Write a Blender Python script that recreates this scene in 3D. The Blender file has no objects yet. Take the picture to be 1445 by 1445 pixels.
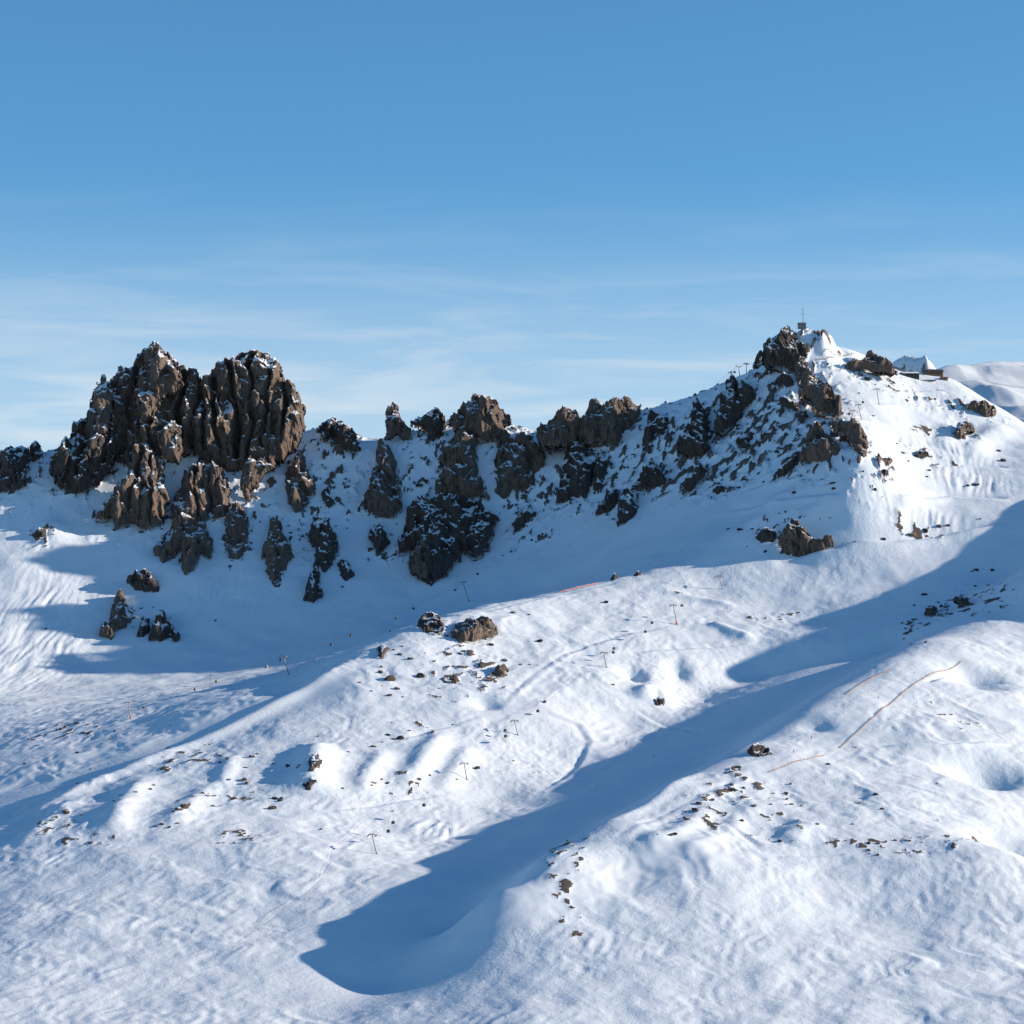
import bpy, math, random
import numpy as np
random.seed(7); rng = np.random.default_rng(11)
sc = bpy.context.scene
C = sc.collection
R = math.radians

# ------------------------------------------------------------------ camera, sky, sun, exposure
FPX, UC, V0, CZ = 3803.0, 722.5, 1000.0, 400.0      # focal length and eye level in photo pixels, eye height
cd = bpy.data.cameras.new('camera'); cam = bpy.data.objects.new('camera', cd); C.objects.link(cam)
cam.location = (0, 0, CZ); cam.rotation_euler = (R(90), 0, 0)
cd.sensor_fit = 'HORIZONTAL'; cd.angle = 2*math.atan(722.5/FPX); cd.shift_y = (V0-722.5)/1445.0
cd.clip_start = 1; cd.clip_end = 60000
sc.camera = cam

SUN_EL, SUN_AZ = 17.2, 86.5                          # azimuth from +Y (view direction) towards +X
w = bpy.data.worlds.new('World'); sc.world = w; w.use_nodes = True
nt = w.node_tree; nt.nodes.clear()
N = nt.nodes.new; L = nt.links.new
out = N('ShaderNodeOutputWorld'); bg = N('ShaderNodeBackground'); L(bg.outputs[0], out.inputs[0])
sky = N('ShaderNodeTexSky'); sky.sky_type = 'NISHITA'; sky.sun_disc = False
sky.sun_elevation = R(SUN_EL); sky.sun_rotation = R(SUN_AZ)
sky.altitude = 2400; sky.air_density = 1.0; sky.dust_density = 0.15; sky.ozone_density = 2.5
# thin high cloud: a wispy veil drawn out sideways, thickest in a band over the horizon
tc = N('ShaderNodeTexCoord'); mp = N('ShaderNodeMapping'); mp.inputs['Scale'].default_value = (9, 9, 75)
L(tc.outputs['Generated'], mp.inputs[0])
nz = N('ShaderNodeTexNoise'); nz.inputs['Scale'].default_value = 1.0; nz.inputs['Detail'].default_value = 6
nz.inputs['Roughness'].default_value = 0.55; nz.inputs['Distortion'].default_value = 0.6
L(mp.outputs[0], nz.inputs['Vector'])
rp = N('ShaderNodeValToRGB'); rp.color_ramp.elements[0].position = 0.46; rp.color_ramp.elements[1].position = 0.72
L(nz.outputs['Fac'], rp.inputs[0])
sx = N('ShaderNodeSeparateXYZ'); L(tc.outputs['Generated'], sx.inputs[0])
band = N('ShaderNodeMapRange'); band.interpolation_type = 'SMOOTHSTEP'
band.inputs['From Min'].default_value = 0.20; band.inputs['From Max'].default_value = 0.09
band.inputs['To Min'].default_value = 0.0; band.inputs['To Max'].default_value = 0.95
L(sx.outputs['Z'], band.inputs['Value'])
v0 = N('ShaderNodeMath'); v0.operation = 'MULTIPLY_ADD'; L(rp.outputs[0], v0.inputs[0]); v0.inputs[1].default_value = 0.52; v0.inputs[2].default_value = 0.48
mu = N('ShaderNodeMath'); mu.operation = 'MULTIPLY'; L(v0.outputs[0], mu.inputs[0]); L(band.outputs[0], mu.inputs[1])
mix = N('ShaderNodeMix'); mix.data_type = 'RGBA'
tint = N('ShaderNodeMix'); tint.data_type = 'RGBA'; tint.blend_type = 'MULTIPLY'; tint.inputs['Factor'].default_value = 1.0
L(sky.outputs[0], tint.inputs['A']); tint.inputs['B'].default_value = (0.66, 1.12, 1.26, 1)
L(mu.outputs[0], mix.inputs['Factor']); L(tint.outputs['Result'], mix.inputs['A']); mix.inputs['B'].default_value = (6.0, 6.5, 6.9, 1)
L(mix.outputs['Result'], bg.inputs['Color']); bg.inputs['Strength'].default_value = 0.085

sd_ = bpy.data.lights.new('sun', 'SUN'); sun = bpy.data.objects.new('sun', sd_); C.objects.link(sun)
sd_.energy = 5.0; sd_.angle = R(0.53); sd_.color = (1.0, 0.82, 0.66)
sun.location = (1500, 800, 1500)
sun.rotation_euler = (R(90-SUN_EL), 0, R(180-SUN_AZ))
sc.cycles.diffuse_bounces = 1
sc.view_settings.view_transform = 'Standard'; sc.view_settings.look = 'None'
sc.view_settings.exposure = 0.58; sc.view_settings.gamma = 1.0

# ------------------------------------------------------------------ numpy noise
_perm = rng.permutation(256).astype(np.int32); _perm = np.concatenate([_perm, _perm, _perm])
_ga = rng.uniform(0, 2*np.pi, 256); _gx = np.cos(_ga).astype(np.float32); _gy = np.sin(_ga).astype(np.float32)
def pn(x, y, seed=0):                                # gradient noise, about -0.7..0.7
    x = np.asarray(x, np.float32) + seed*17.31; y = np.asarray(y, np.float32) + seed*9.73
    xf = np.floor(x); yf = np.floor(y); xi = xf.astype(np.int32) & 255; yi = yf.astype(np.int32) & 255
    dx = x-xf; dy = y-yf
    u = dx*dx*dx*(dx*(dx*6-15)+10); v = dy*dy*dy*(dy*(dy*6-15)+10)
    a = _perm[xi]+yi; b = _perm[xi+1]+yi
    def g(h, p, q): h = _perm[h]; return _gx[h]*p + _gy[h]*q
    n00 = g(a, dx, dy); n10 = g(b, dx-1, dy); n01 = g(a+1, dx, dy-1); n11 = g(b+1, dx-1, dy-1)
    n0 = n00+u*(n10-n00); n1 = n01+u*(n11-n01)
    return n0+v*(n1-n0)
def fbm(x, y, o=4, seed=0, gain=0.5):
    s = 0; a = 1.0; f = 1.0
    for i in range(o): s = s + a*pn(x*f, y*f, seed+i*3.7); a *= gain; f *= 2.03
    return s
def ridged(x, y, o=4, seed=0, gain=0.5):
    s = 0; a = 1.0; f = 1.0
    for i in range(o): s = s + a*(1-2*np.abs(pn(x*f, y*f, seed+i*5.1)))**1; a *= gain; f *= 2.1
    return s
def sst(x, a, b): t = np.clip((x-a)/(b-a), 0, 1); return t*t*(3-2*t)

def world(u, v, D):                                  # a point at distance D seen at photo pixel (u, v)
    return ((u-UC)/FPX*D, D, CZ+(V0-v)/FPX*D)

# ------------------------------------------------------------------ terrain: control points (photo pixel and distance in metres)
K = []
def col(u, *vd):
    for v, d in vd: K.append((u, v, d))
def line(*p): K.extend(p)
# main ridge (snow level between the rocks)
RIDGE = [(-250,690,2780),(-100,660,2780),(0,648,2785),(60,640,2790),(140,615,2800),(220,600,2810),(330,600,2820),(445,607,2835),(485,607,2840),
 (520,622,2840),(555,616,2835),(600,606,2825),(650,604,2815),(700,596,2810),(760,612,2805),(820,598,2800),(900,582,2795),
 (940,570,2790),(1000,548,2770),(1035,532,2755),(1070,518,2740),(1100,494,2720),(1133,464,2700),(1165,478,2712),(1200,492,2722),
 (1240,510,2734),(1268,527,2745),(1300,533,2750),(1336,536,2750),(1375,552,2720),(1421,582,2690),(1500,625,2670),(1650,690,2650)]
line(*RIDGE)
back = [(u, v, d) for u, v, d in RIDGE[::2]]
# arete and spur crest from the summit down to the left foreground
line((1150,520,2668),(1168,565,2618),(1197,612,2525),(1212,640,2468),(1165,690,2448),(1110,716,2438),(1050,748,2425),
 (990,778,2408),(930,800,2380),(870,815,2368),(830,826,2342),(780,838,2308),(740,847,2276),(700,857,2246),(640,868,2204),(590,885,2166),(540,910,2122),(490,938,2082),
 (455,958,2055),(400,990,2020),(340,1020,1985),(270,1052,1945),(200,1078,1905),(130,1108,1865),(60,1140,1820),(20,1162,1795),(-80,1210,1730))
# the bowl behind it
col(-100,(740,2690),(850,2560),(980,2330),(1080,2040),(1140,1915))
col(23,(720,2700),(790,2622),(880,2525),(960,2400),(1000,2240),(1045,2065),(1090,1950),(1128,1872),(1150,1830))
col(130,(720,2712),(800,2632),(880,2542),(950,2440),(1000,2190),(1045,2020),(1080,1940),(1098,1900))
col(250,(690,2745),(780,2652),(850,2580),(900,2512),(955,2400),(985,2140),(1020,2015),(1044,1970))
col(400,(640,2802),(700,2742),(780,2655),(850,2570),(900,2500),(945,2380),(960,2180),(982,2052))
col(520,(700,2752),(780,2660),(850,2565),(895,2450),(915,2280))
line((350,985,2046),(430,966,2066),(300,1004,2024),(400,975,2062))
col(650,(700,2730),(780,2650),(850,2552),(880,2440))
col(780,(700,2710),(780,2625),(832,2540),(850,2450))
col(870,(680,2685),(760,2575),(805,2480),(825,2420))
col(960,(650,2650),(720,2550),(768,2465))
col(1040,(600,2650),(680,2550),(732,2470))
col(1100,(580,2610),(650,2530),(700,2465))
# sunlit side below the summit
col(1200,(522,2680),(545,2640),(595,2550),(700,2425),(770,2385))
col(1300,(560,2680),(600,2610),(650,2535),(700,2465),(745,2420),(790,2375))
col(1400,(575,2680),(620,2615),(660,2550),(700,2485),(735,2430),(762,2395))
line((1120,778,2395),(1250,770,2388))
# slope down to the gully
line((1100,800,2372),(1000,830,2340),(900,850,2300),(800,880,2225),(700,920,2140),(1250,830,2335),(1150,870,2285),(1050,900,2228),(950,920,2180),
 (850,960,2095),(750,1000,2015),(1080,940,2175),(980,1000,2085),(900,1040,2015),(800,1080,1948),(700,1130,1866),(640,1180,1786),(600,1212,1715),
 (600,960,2055),(650,1010,1990),(550,1000,2000),(500,1040,1935),(420,1060,1905),(600,1060,1915),(500,1110,1840),(400,1130,1805),(300,1130,1805),(200,1150,1765),(100,1170,1742),
 (300,1200,1695),(450,1200,1695),(100,1212,1685),(100,1300,1570),(300,1300,1570),(500,1300,1560),(680,1300,1545),(450,1445,1400),(100,1445,1400),(-100,1300,1600))
# gully floor
line((1421,800,2345),(1300,865,2210),(1200,930,2090),(1100,992,1985),(1000,1060,1885),(900,1112,1800),(800,1170,1705),(720,1215,1635),(640,1280,1560),(560,1360,1480))
# lower right spur
line((1421,850,2199),(1310,900,2084),(1250,930,2019),(1180,970,1944),(1130,1003,1889),(1060,1050,1806),(1000,1085,1744),(950,1112,1694),(860,1160,1616),(760,1205,1558),(690,1250,1525))
line((1421,950,2029),(1300,1000,1909),(1200,1060,1809),(1100,1120,1709),(1000,1170,1629),(1421,1050,1849),(1300,1130,1709),(1200,1190,1619),(1421,1200,1609),
 (1000,1215,1564),(880,1240,1548),(1200,1300,1525),(1421,1300,1525),(800,1300,1490),(1000,1445,1365),(1421,1445,1370),(750,1445,1360))
# unseen rising ground added beyond the right edge, shaped to shade the gully
line((1520,710,2460),(1620,672,2439),(1750,616,2488),(1560,747,2273),(1500,810,2204),(1680,724,2317),(1560,884,2171),(1700,842,2164),(1720,740,2187),(1650,776,2210),(1575,802,2220),(1560,1000,2000),(1700,1100,1900),(1560,1250,1650))
P = np.array([world(*k) for k in K], np.float64)
ex = []
for u, v, d in back:
    x, y, z = world(u, v, d); ex.append((x, y+140, z-70)); ex.append((x, y+420, z-210))
for x in (-1500,-1000,1100,1600):
    for y, z in ((900,180),(1400,230),(1900,310),(2400,470),(2800,600),(3200,450)): ex.append((x, y, z))
for x in (-600,-200,200,600): ex += [(x, 1150, 195), (x, 700, 130), (x, 300, 60)]
P = np.vstack([P, np.array(ex)])
CC = 14.0
def rbf_fit(P):
    n = len(P); d = np.sqrt(((P[:,None,:2]-P[None,:,:2])**2).sum(-1)+CC*CC)
    A = np.zeros((n+3, n+3)); A[:n,:n] = d - 0.0*np.eye(n)
    Q = np.c_[np.ones(n), P[:,0]/1000, P[:,1]/1000]; A[:n,n:] = Q; A[n:,:n] = Q.T
    b = np.zeros(n+3); b[:n] = P[:,2]
    A[:n,:n] -= 2.0*np.eye(n)
    return np.linalg.solve(A, b)
W = rbf_fit(P)
def rbf(x, y):
    n = len(P); o = np.full(x.shape, W[n], np.float32) + (W[n+1]*x/1000+W[n+2]*y/1000).astype(np.float32)
    x = x.astype(np.float32); y = y.astype(np.float32)
    for i in range(n):
        o += np.float32(W[i])*np.sqrt((x-np.float32(P[i,0]))**2+(y-np.float32(P[i,1]))**2+np.float32(CC*CC))
    return o
def axis(a, b, s, lo, hi, grow=1.25):
    c = list(np.arange(a, b, s)); st = s; p = c[0]; left = []
    while p > lo: st = min(st*grow, 40); p -= st; left.append(p)
    st = s; p = c[-1]; right = []
    while p < hi: st = min(st*grow, 40); p += st; right.append(p)
    return np.array(left[::-1]+c+right)
GX = axis(-590, 590, 1.55, -1700, 1800); GY = axis(1330, 2880, 1.6, 250, 3500)
# coarse evaluation, cubic upsampling
cx = np.arange(-1720, 1840, 8.0); cy = np.arange(230, 3560, 8.0)
CXX, CYY = np.meshgrid(cx, cy); CZZ = rbf(CXX, CYY)
def cubic_idx(g, c):
    t = (g-c[0])/(c[1]-c[0]); i = np.clip(np.floor(t).astype(int), 1, len(c)-3); f = (t-i)
    ws = [-.5*f+f*f-.5*f**3, 1-2.5*f*f+1.5*f**3, .5*f+2*f*f-1.5*f**3, -.5*f*f+.5*f**3]
    return i, ws
ix, wx = cubic_idx(GX, cx); iy, wy = cubic_idx(GY, cy)
tmp = sum(wx[k][None,:]*CZZ[:, ix+k-1] for k in range(4))
Z = sum(wy[k][:,None]*tmp[iy+k-1,:] for k in range(4)).astype(np.float32)
X, Y = np.meshgrid(GX, GY); X = X.astype(np.float32); Y = Y.astype(np.float32)

def zat(x, y):                                       # bilinear height of the snow surface
    x = np.asarray(x, float); y = np.asarray(y, float)
    i = np.clip(np.searchsorted(GX, x)-1, 0, len(GX)-2); j = np.clip(np.searchsorted(GY, y)-1, 0, len(GY)-2)
    fx = np.clip((x-GX[i])/(GX[i+1]-GX[i]), 0, 1); fy = np.clip((y-GY[j])/(GY[j+1]-GY[j]), 0, 1)
    return (Z[j,i]*(1-fx)+Z[j,i+1]*fx)*(1-fy)+(Z[j+1,i]*(1-fx)+Z[j+1,i+1]*fx)*fy
DS = np.arange(1340, 2960, 2.0)
def hit(u, v, dmin=0):                               # first place where the line of sight meets the snow
    d = DS[DS > dmin]; x = (u-UC)/FPX*d; zl = CZ+(V0-v)/FPX*d; s = zat(x, d)-zl
    k = np.nonzero(s > 0)[0]
    if len(k) == 0: return None
    k = k[0]
    if k == 0: D = d[0]
    else: D = d[k-1]+(d[k]-d[k-1])*(-s[k-1])/(s[k]-s[k-1])
    return np.array(world(u, v, D))
# ------------------------------------------------------------------ materials
def mat(name):
    m = bpy.data.materials.new(name); m.use_nodes = True; t = m.node_tree
    return m, t, t.nodes['Principled BSDF']
def noise_node(t, scale, detail=4, rough=0.5, vec=None, dist=0.0):
    n = t.nodes.new('ShaderNodeTexNoise'); n.inputs['Scale'].default_value = scale; n.inputs['Detail'].default_value = detail
    n.inputs['Roughness'].default_value = rough; n.inputs['Distortion'].default_value = dist
    if vec is not None: t.links.new(vec, n.inputs['Vector'])
    return n
def ramp(t, src, p0, p1, c0=(0,0,0,1), c1=(1,1,1,1)):
    r = t.nodes.new('ShaderNodeValToRGB'); e = r.color_ramp.elements
    e[0].position = p0; e[1].position = p1; e[0].color = c0; e[1].color = c1
    t.links.new(src, r.inputs[0]); return r
def mth(t, op, a, b=None, c=None):
    n = t.nodes.new('ShaderNodeMath'); n.operation = op
    for i, q in enumerate((a, b, c)):
        if q is None: continue
        if isinstance(q, (int, float)): n.inputs[i].default_value = q
        else: t.links.new(q, n.inputs[i])
    return n.outputs[0]
def mixc(t, f, a, b):
    n = t.nodes.new('ShaderNodeMix'); n.data_type = 'RGBA'
    if isinstance(f, (int, float)): n.inputs['Factor'].default_value = f
    else: t.links.new(f, n.inputs['Factor'])
    for k, q in (('A', a), ('B', b)):
        if isinstance(q, tuple): n.inputs[k].default_value = q
        else: t.links.new(q, n.inputs[k])
    return n.outputs['Result']
SNOW = (0.70, 0.79, 0.86, 1)
def rock_colour(t, pos, ca, cb, cc):
    mp = t.nodes.new('ShaderNodeMapping'); mp.inputs['Scale'].default_value = (1, 1, 0.35); t.links.new(pos, mp.inputs[0])
    n1 = noise_node(t, 0.05, 6, 0.6, mp.outputs[0], 0.8); n2 = noise_node(t, 0.35, 5, 0.65, mp.outputs[0])
    c = mixc(t, ramp(t, n1.outputs['Fac'], 0.35, 0.65).outputs[0], ca, cb)
    return mixc(t, ramp(t, n2.outputs['Fac'], 0.42, 0.75).outputs[0], c, cc)
def snow_mat():
    m, t, b = mat('snow'); g = t.nodes.new('ShaderNodeNewGeometry'); pos = g.outputs['Position']
    at = t.nodes.new('ShaderNodeAttribute'); at.attribute_name = 'rock'
    gr = t.nodes.new('ShaderNodeAttribute'); gr.attribute_name = 'groomed'
    n1 = noise_node(t, 0.55, 5, 0.65, pos); n2 = noise_node(t, 0.045, 4, 0.55, pos)
    tint = mixc(t, ramp(t, n2.outputs['Fac'], 0.3, 0.7).outputs[0], (0.66,0.765,0.845,1), (0.73,0.81,0.875,1))
    # stones and bare ground breaking through
    k = mth(t, 'ADD', at.outputs['Fac'], mth(t, 'MULTIPLY', mth(t, 'SUBTRACT', n1.outputs['Fac'], 0.5), 1.0))
    f = ramp(t, k, 0.50, 0.60).outputs[0]
    rc = rock_colour(t, pos, (0.085,0.072,0.062,1), (0.16,0.125,0.10,1), (0.06,0.055,0.052,1))
    t.links.new(mixc(t, f, tint, rc), b.inputs['Base Color'])
    b.inputs['Roughness'].default_value = 0.75; b.inputs['Specular IOR Level'].default_value = 0.25
    bn = t.nodes.new('ShaderNodeBump'); bn.inputs['Distance'].default_value = 1.0
    n3 = noise_node(t, 0.30, 5, 0.6, pos, 0.4)
    t.links.new(mth(t, 'MULTIPLY', n3.outputs['Fac'], mth(t, 'MULTIPLY_ADD', gr.outputs['Fac'], -0.75, 1.0)), bn.inputs['Height'])
    bn.inputs['Strength'].default_value = 0.45
    t.links.new(bn.outputs[0], b.inputs['Normal'])
    return m
def rock_mat(name, ca, cb, cc, snow_at=0.60, spread=0.5, lie=False):
    m, t, b = mat(name); g = t.nodes.new('ShaderNodeNewGeometry'); pos = g.outputs['Position']
    sxyz = t.nodes.new('ShaderNodeSeparateXYZ'); t.links.new(g.outputs['Normal'], sxyz.inputs[0])
    n1 = noise_node(t, 0.10, 4, 0.6, pos); n2 = noise_node(t, 0.7, 3, 0.6, pos)
    up = sxyz.outputs['Z']
    if lie: la = t.nodes.new('ShaderNodeAttribute'); la.attribute_name = 'lie'; up = la.outputs['Fac']
    k = mth(t, 'ADD', up, mth(t, 'MULTIPLY', mth(t, 'SUBTRACT', n1.outputs['Fac'], 0.5), spread))
    k = mth(t, 'ADD', k, mth(t, 'MULTIPLY', mth(t, 'SUBTRACT', n2.outputs['Fac'], 0.5), 0.25))
    f = ramp(t, k, snow_at, snow_at+0.07).outputs[0]
    rc = rock_colour(t, pos, ca, cb, cc)
    t.links.new(mixc(t, f, rc, SNOW), b.inputs['Base Color'])
    b.inputs['Roughness'].default_value = 0.85; b.inputs['Specular IOR Level'].default_value = 0.2
    mp = t.nodes.new('ShaderNodeMapping'); mp.inputs['Scale'].default_value = (1, 1, 0.45); t.links.new(pos, mp.inputs[0])
    n3 = noise_node(t, 0.5, 7, 0.7, mp.outputs[0], 0.5)
    bn = t.nodes.new('ShaderNodeBump'); bn.inputs['Distance'].default_value = 2.2; bn.inputs['Strength'].default_value = 0.9
    t.links.new(n3.outputs['Fac'], bn.inputs['Height']); t.links.new(bn.outputs[0], b.inputs['Normal'])
    return m
def plain(name, colr, rough=0.6, metal=0.0, var=0.15, scale=1.0):
    m, t, b = mat(name); g = t.nodes.new('ShaderNodeNewGeometry')
    n = noise_node(t, scale, 4, 0.6, g.outputs['Position'])
    lo = tuple(c*(1-var) for c in colr)+(1,); hi = tuple(min(1, c*(1+var)) for c in colr)+(1,)
    t.links.new(mixc(t, n.outputs['Fac'], lo, hi), b.inputs['Base Color'])
    b.inputs['Roughness'].default_value = rough; b.inputs['Metallic'].default_value = metal
    return m
M = dict(snow=snow_mat(),
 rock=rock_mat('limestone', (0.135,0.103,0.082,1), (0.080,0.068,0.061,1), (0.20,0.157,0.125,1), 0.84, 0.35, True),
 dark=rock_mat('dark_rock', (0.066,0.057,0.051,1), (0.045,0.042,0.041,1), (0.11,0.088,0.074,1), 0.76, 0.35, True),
 stone_brown=rock_mat('brown_stone', (0.135,0.103,0.082,1), (0.080,0.068,0.061,1), (0.20,0.157,0.125,1), 0.80, 0.5),
 stone_dark=rock_mat('dark_stone', (0.066,0.057,0.051,1), (0.045,0.042,0.041,1), (0.11,0.088,0.074,1), 0.86, 0.4))

# ------------------------------------------------------------------ terrain relief
groom = np.zeros_like(Z); rockm = np.zeros_like(Z); calm = np.zeros_like(Z)
def hits(pts): return np.array([h for h in (hit(u, v) for u, v in pts) if h is not None])
def resample(p, step=6.0):
    o = [p[0]]
    for a, b in zip(p[:-1], p[1:]):
        n = max(1, int(np.hypot(*(b-a)[:2])/step))
        for k in range(1, n+1): o.append(a+(b-a)*k/n)
    return np.array(o)
def strip(pts, reach):                               # grid window near a line, distance and signed side (+ = left of travel)
    p = pts[:, :2]; lo = p.min(0)-reach; hi = p.max(0)+reach
    i0, i1 = np.searchsorted(GX, lo[0]), np.searchsorted(GX, hi[0]); j0, j1 = np.searchsorted(GY, lo[1]), np.searchsorted(GY, hi[1])
    sl = (slice(j0, j1), slice(i0, i1)); x = X[sl]; y = Y[sl]
    best = np.full(x.shape, 1e9, np.float32); side = np.zeros(x.shape, np.float32); tt = np.zeros(x.shape, np.float32); n = len(p)-1
    for k in range(n):
        a = p[k]; d = p[k+1]-a; l2 = (d*d).sum()+1e-9
        t = np.clip(((x-a[0])*d[0]+(y-a[1])*d[1])/l2, 0, 1); ex_ = x-a[0]-t*d[0]; ey = y-a[1]-t*d[1]
        q = np.sqrt(ex_*ex_+ey*ey); m = q < best
        best[m] = q[m]; side[m] = np.sign(d[0]*ey-d[1]*ex_)[m]; tt[m] = ((k+t)/n)[m]
    return sl, best, side, tt
def ridge(px, h, wd, taper=True, dry=False):
    p = hits(px)
    if len(p) < 2: return
    sl, q, s, t = strip(p, wd*3.2)
    e = np.exp(-(q/wd)**2)
    if taper: e = e*np.clip(4*t*(1-t)*1.6, 0, 1)
    Z[sl] += (h*e).astype(np.float32)
def pit(u, v, r, h, ry=None):
    p = hit(u, v); ry = ry or r
    if p is None: return
    e = np.exp(-((X-p[0])/r)**2-((Y-p[1])/ry)**2); Z[:] += (h*e).astype(np.float32)
def bench(px, wd, amp):                              # cut-and-fill track on a slope
    p = hits(px)
    if len(p) < 2: return
    sl, q, s, t = strip(p, wd*4); gz = zat(X[sl], Y[sl])
    d = (p[-1]-p[0])[:2]; nrm = np.array([-d[1], d[0]])/np.hypot(*d); c = p[len(p)//2]
    up = 1.0 if zat(c[0]+nrm[0]*6, c[1]+nrm[1]*6) > zat(c[0]-nrm[0]*6, c[1]-nrm[1]*6) else -1.0
    sq = q*s*up; e = np.clip(6*t*(1-t)*1.2, 0, 1)
    Z[sl] += (-amp*e*(sq/wd)*np.exp(-(sq/wd)**2)*1.65).astype(np.float32)
    groom[sl] = np.maximum(groom[sl], np.exp(-(q/(wd*0.8))**4)*e)
def piste(px, wd, k=1.0):
    p = hits(px); sl, q, s, t = strip(p, wd*2.5)
    groom[sl] = np.maximum(groom[sl], k*(1-sst(q, wd*0.8, wd*1.15))); calm[sl] = np.maximum(calm[sl], k*(1-sst(q, wd, wd*2.2)))
FLOOR = np.array([world(*k) for k in [(1460,782,2390),(1421,800,2345),(1300,865,2210),(1200,930,2090),(1100,992,1985),(1000,1060,1885),(900,1112,1800),(800,1170,1705),(720,1215,1635),(640,1280,1560),(560,1360,1480)]])
sl, q, s_, t_ = strip(FLOOR, 150)
Z[sl] -= (9.0*np.exp(-(q/38)**2)).astype(np.float32); calm[sl] = np.maximum(calm[sl], 0.92*np.exp(-(q/75)**4))
# broad hollows and ribs
for a in [(893,950,10,-9,13),(955,942,9,-7,14),(686,992,10,-5),(1385,1088,24,-15,20),(1375,952,20,-10),(1425,1190,22,-13),(1150,1022,12,-4),
          (1180,487,12,-6,16),(250,815,24,7,18),(205,800,20,6),(75,750,16,7),(910,985,12,4),(520,985,30,4)]: pit(*a)
for px, h, wd in [([(1000,880),(1030,893),(1068,906)],4.5,6),([(935,838),(990,846),(1042,858)],3,5),([(630,1030),(600,1070),(568,1115)],6,9),([(668,1055),(645,1085),(622,1118)],5,8),
   ([(545,1055),(525,1085),(508,1125)],4,8),([(452,1050),(441,1088),(430,1125)],10,14),([(205,1100),(175,1140),(150,1185)],6,10),([(300,1105),(268,1140),(240,1168)],5,10),
   ([(110,1130),(70,1160),(30,1195)],4,9),([(362,572),(1345,600),(1335,640)][1:],7,12),([(1421,600),(1385,625),(1365,650)],7,12),([(950,1000),(925,975),(905,990)],6,8),
   ([(985,1090),(930,1125),(850,1165)],4,7),([(1150,1165),(1105,1190)],4,10),([(1010,1130),(960,1180),(900,1205)],5,9),([(1075,1130),(1010,1185),(960,1212)],4,9),([(330,1070),(310,1110)],4,7),
   ([(1180,700),(1140,730),(1120,760)],5,9),([(1110,690),(1085,720),(1060,750)],5,8),([(1290,700),(1262,740)],3,8),([(850,870),(800,905)],2,8),([(1188,474),(1176,488),(1158,504)],15,6)]: ridge(px, h*0.72, wd)
ridge([(540,911),(490,939),(455,959),(400,991),(340,1021),(270,1053),(200,1079),(130,1109),(60,1141),(20,1163)], 3.5, 9)
for px, wd in [([(455,975),(300,1030),(150,1088),(0,1135)],24)]:
    p_ = hits(px); sl, q, s_, t_ = strip(p_, wd*2.5); calm[sl] = np.maximum(calm[sl], 0.9*np.exp(-(q/wd)**4))
ridge([(990,968),(1060,945),(1130,930),(1200,917),(1255,903)], -8.5, 24, False)
rough = (1-calm)
Zm = (2.4*fbm(X/95, Y/95, 3, 1)*(0.35+0.65*rough) + rough*1.25*fbm(X/34, Y/34, 3, 5)).astype(np.float32)
# wind-carved snow on the foreground slopes, rills on the steep back wall
near = 1-sst(Y, 2250, 2450)
warp = fbm(X/40, Y/40, 2, 21)*1.4
Zm += (near*rough*(1.3*(ridged((X+0.75*Y)/46+0.6*warp, (Y-0.5*X)/120, 2, 37)-0.7)*sst(fbm(X/140, Y/140, 2, 47), -0.2, 0.3)) + near*rough*0.62*ridged(X/9+warp, Y/16+warp*0.5, 3, 31)*(0.4+0.6*sst(fbm(X/60, Y/60, 2, 44), -0.25, 0.35))).astype(np.float32)
Z += Zm
for px, wd, a in [([(1018,721),(1090,706),(1142,700),(1200,698)],5,1.5),([(1052,692),(1100,680),(1142,672)],4,1.2),([(1262,699),(1340,700),(1425,704)],4.5,2.4),([(1311,657),(1370,659),(1425,661)],4.5,2.4),
   ([(1189,567),(1230,570),(1268,572)],3.5,1.5),([(1255,552),(1300,553),(1334,553)],4,2.2),([(1218,597),(1276,613),(1310,617),(1350,618)],5,1.8),([(1110,785),(1180,774),(1260,765),(1340,754),(1425,738)],7,2.6),
   ([(1308,964),(1360,965),(1425,966)],3,1.8),([(1245,1052),(1330,1052),(1425,1050)],3,1.8),([(890,922),(985,915),(1055,909)],3.5,1.8),([(820,1000),(900,1004),(960,1030),(990,1036)],3,1.5),
   ([(545,1052),(600,1035),(690,1008)],3,1.2),([(450,1148),(530,1138),(640,1120)],2.5,1.0),([(860,1195),(960,1140),(1060,1090)],4,1.2),([(1085,1208),(1200,1204),(1350,1203)],3,1.3),
   ([(720,1000),(775,1007),(815,1022),(832,1045),(822,1068),(795,1100),(760,1122)],4,2.0),([(955,882),(880,897),(800,922),(745,960),(712,995)],4,1.6),([(660,866),(780,841),(870,822),(960,812)],4,1.2),
   ([(200,1000),(300,985),(455,962)],4,1.0)]: bench(px, wd, a*(1.4 if px[0][0] > 1000 and px[0][1] < 800 or px[0][0] > 1200 else 0.45))
for px, wd in [([(870,1015),(862,1060),(810,1110),(720,1150),(620,1200),(560,1250)],15),([(1000,860),(900,890),(820,930),(760,975),(730,1003)],9),([(455,968),(300,1015),(150,1062),(0,1115)],20),
   ([(1440,880),(1350,930),(1270,975),(1190,1035),(1130,1070),(1060,1090)],12),([(1421,762),(1300,800),(1150,845),(1050,875),(950,905)],14),([(1000,1195),(700,1290)],20)]: piste(px, wd)
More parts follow.
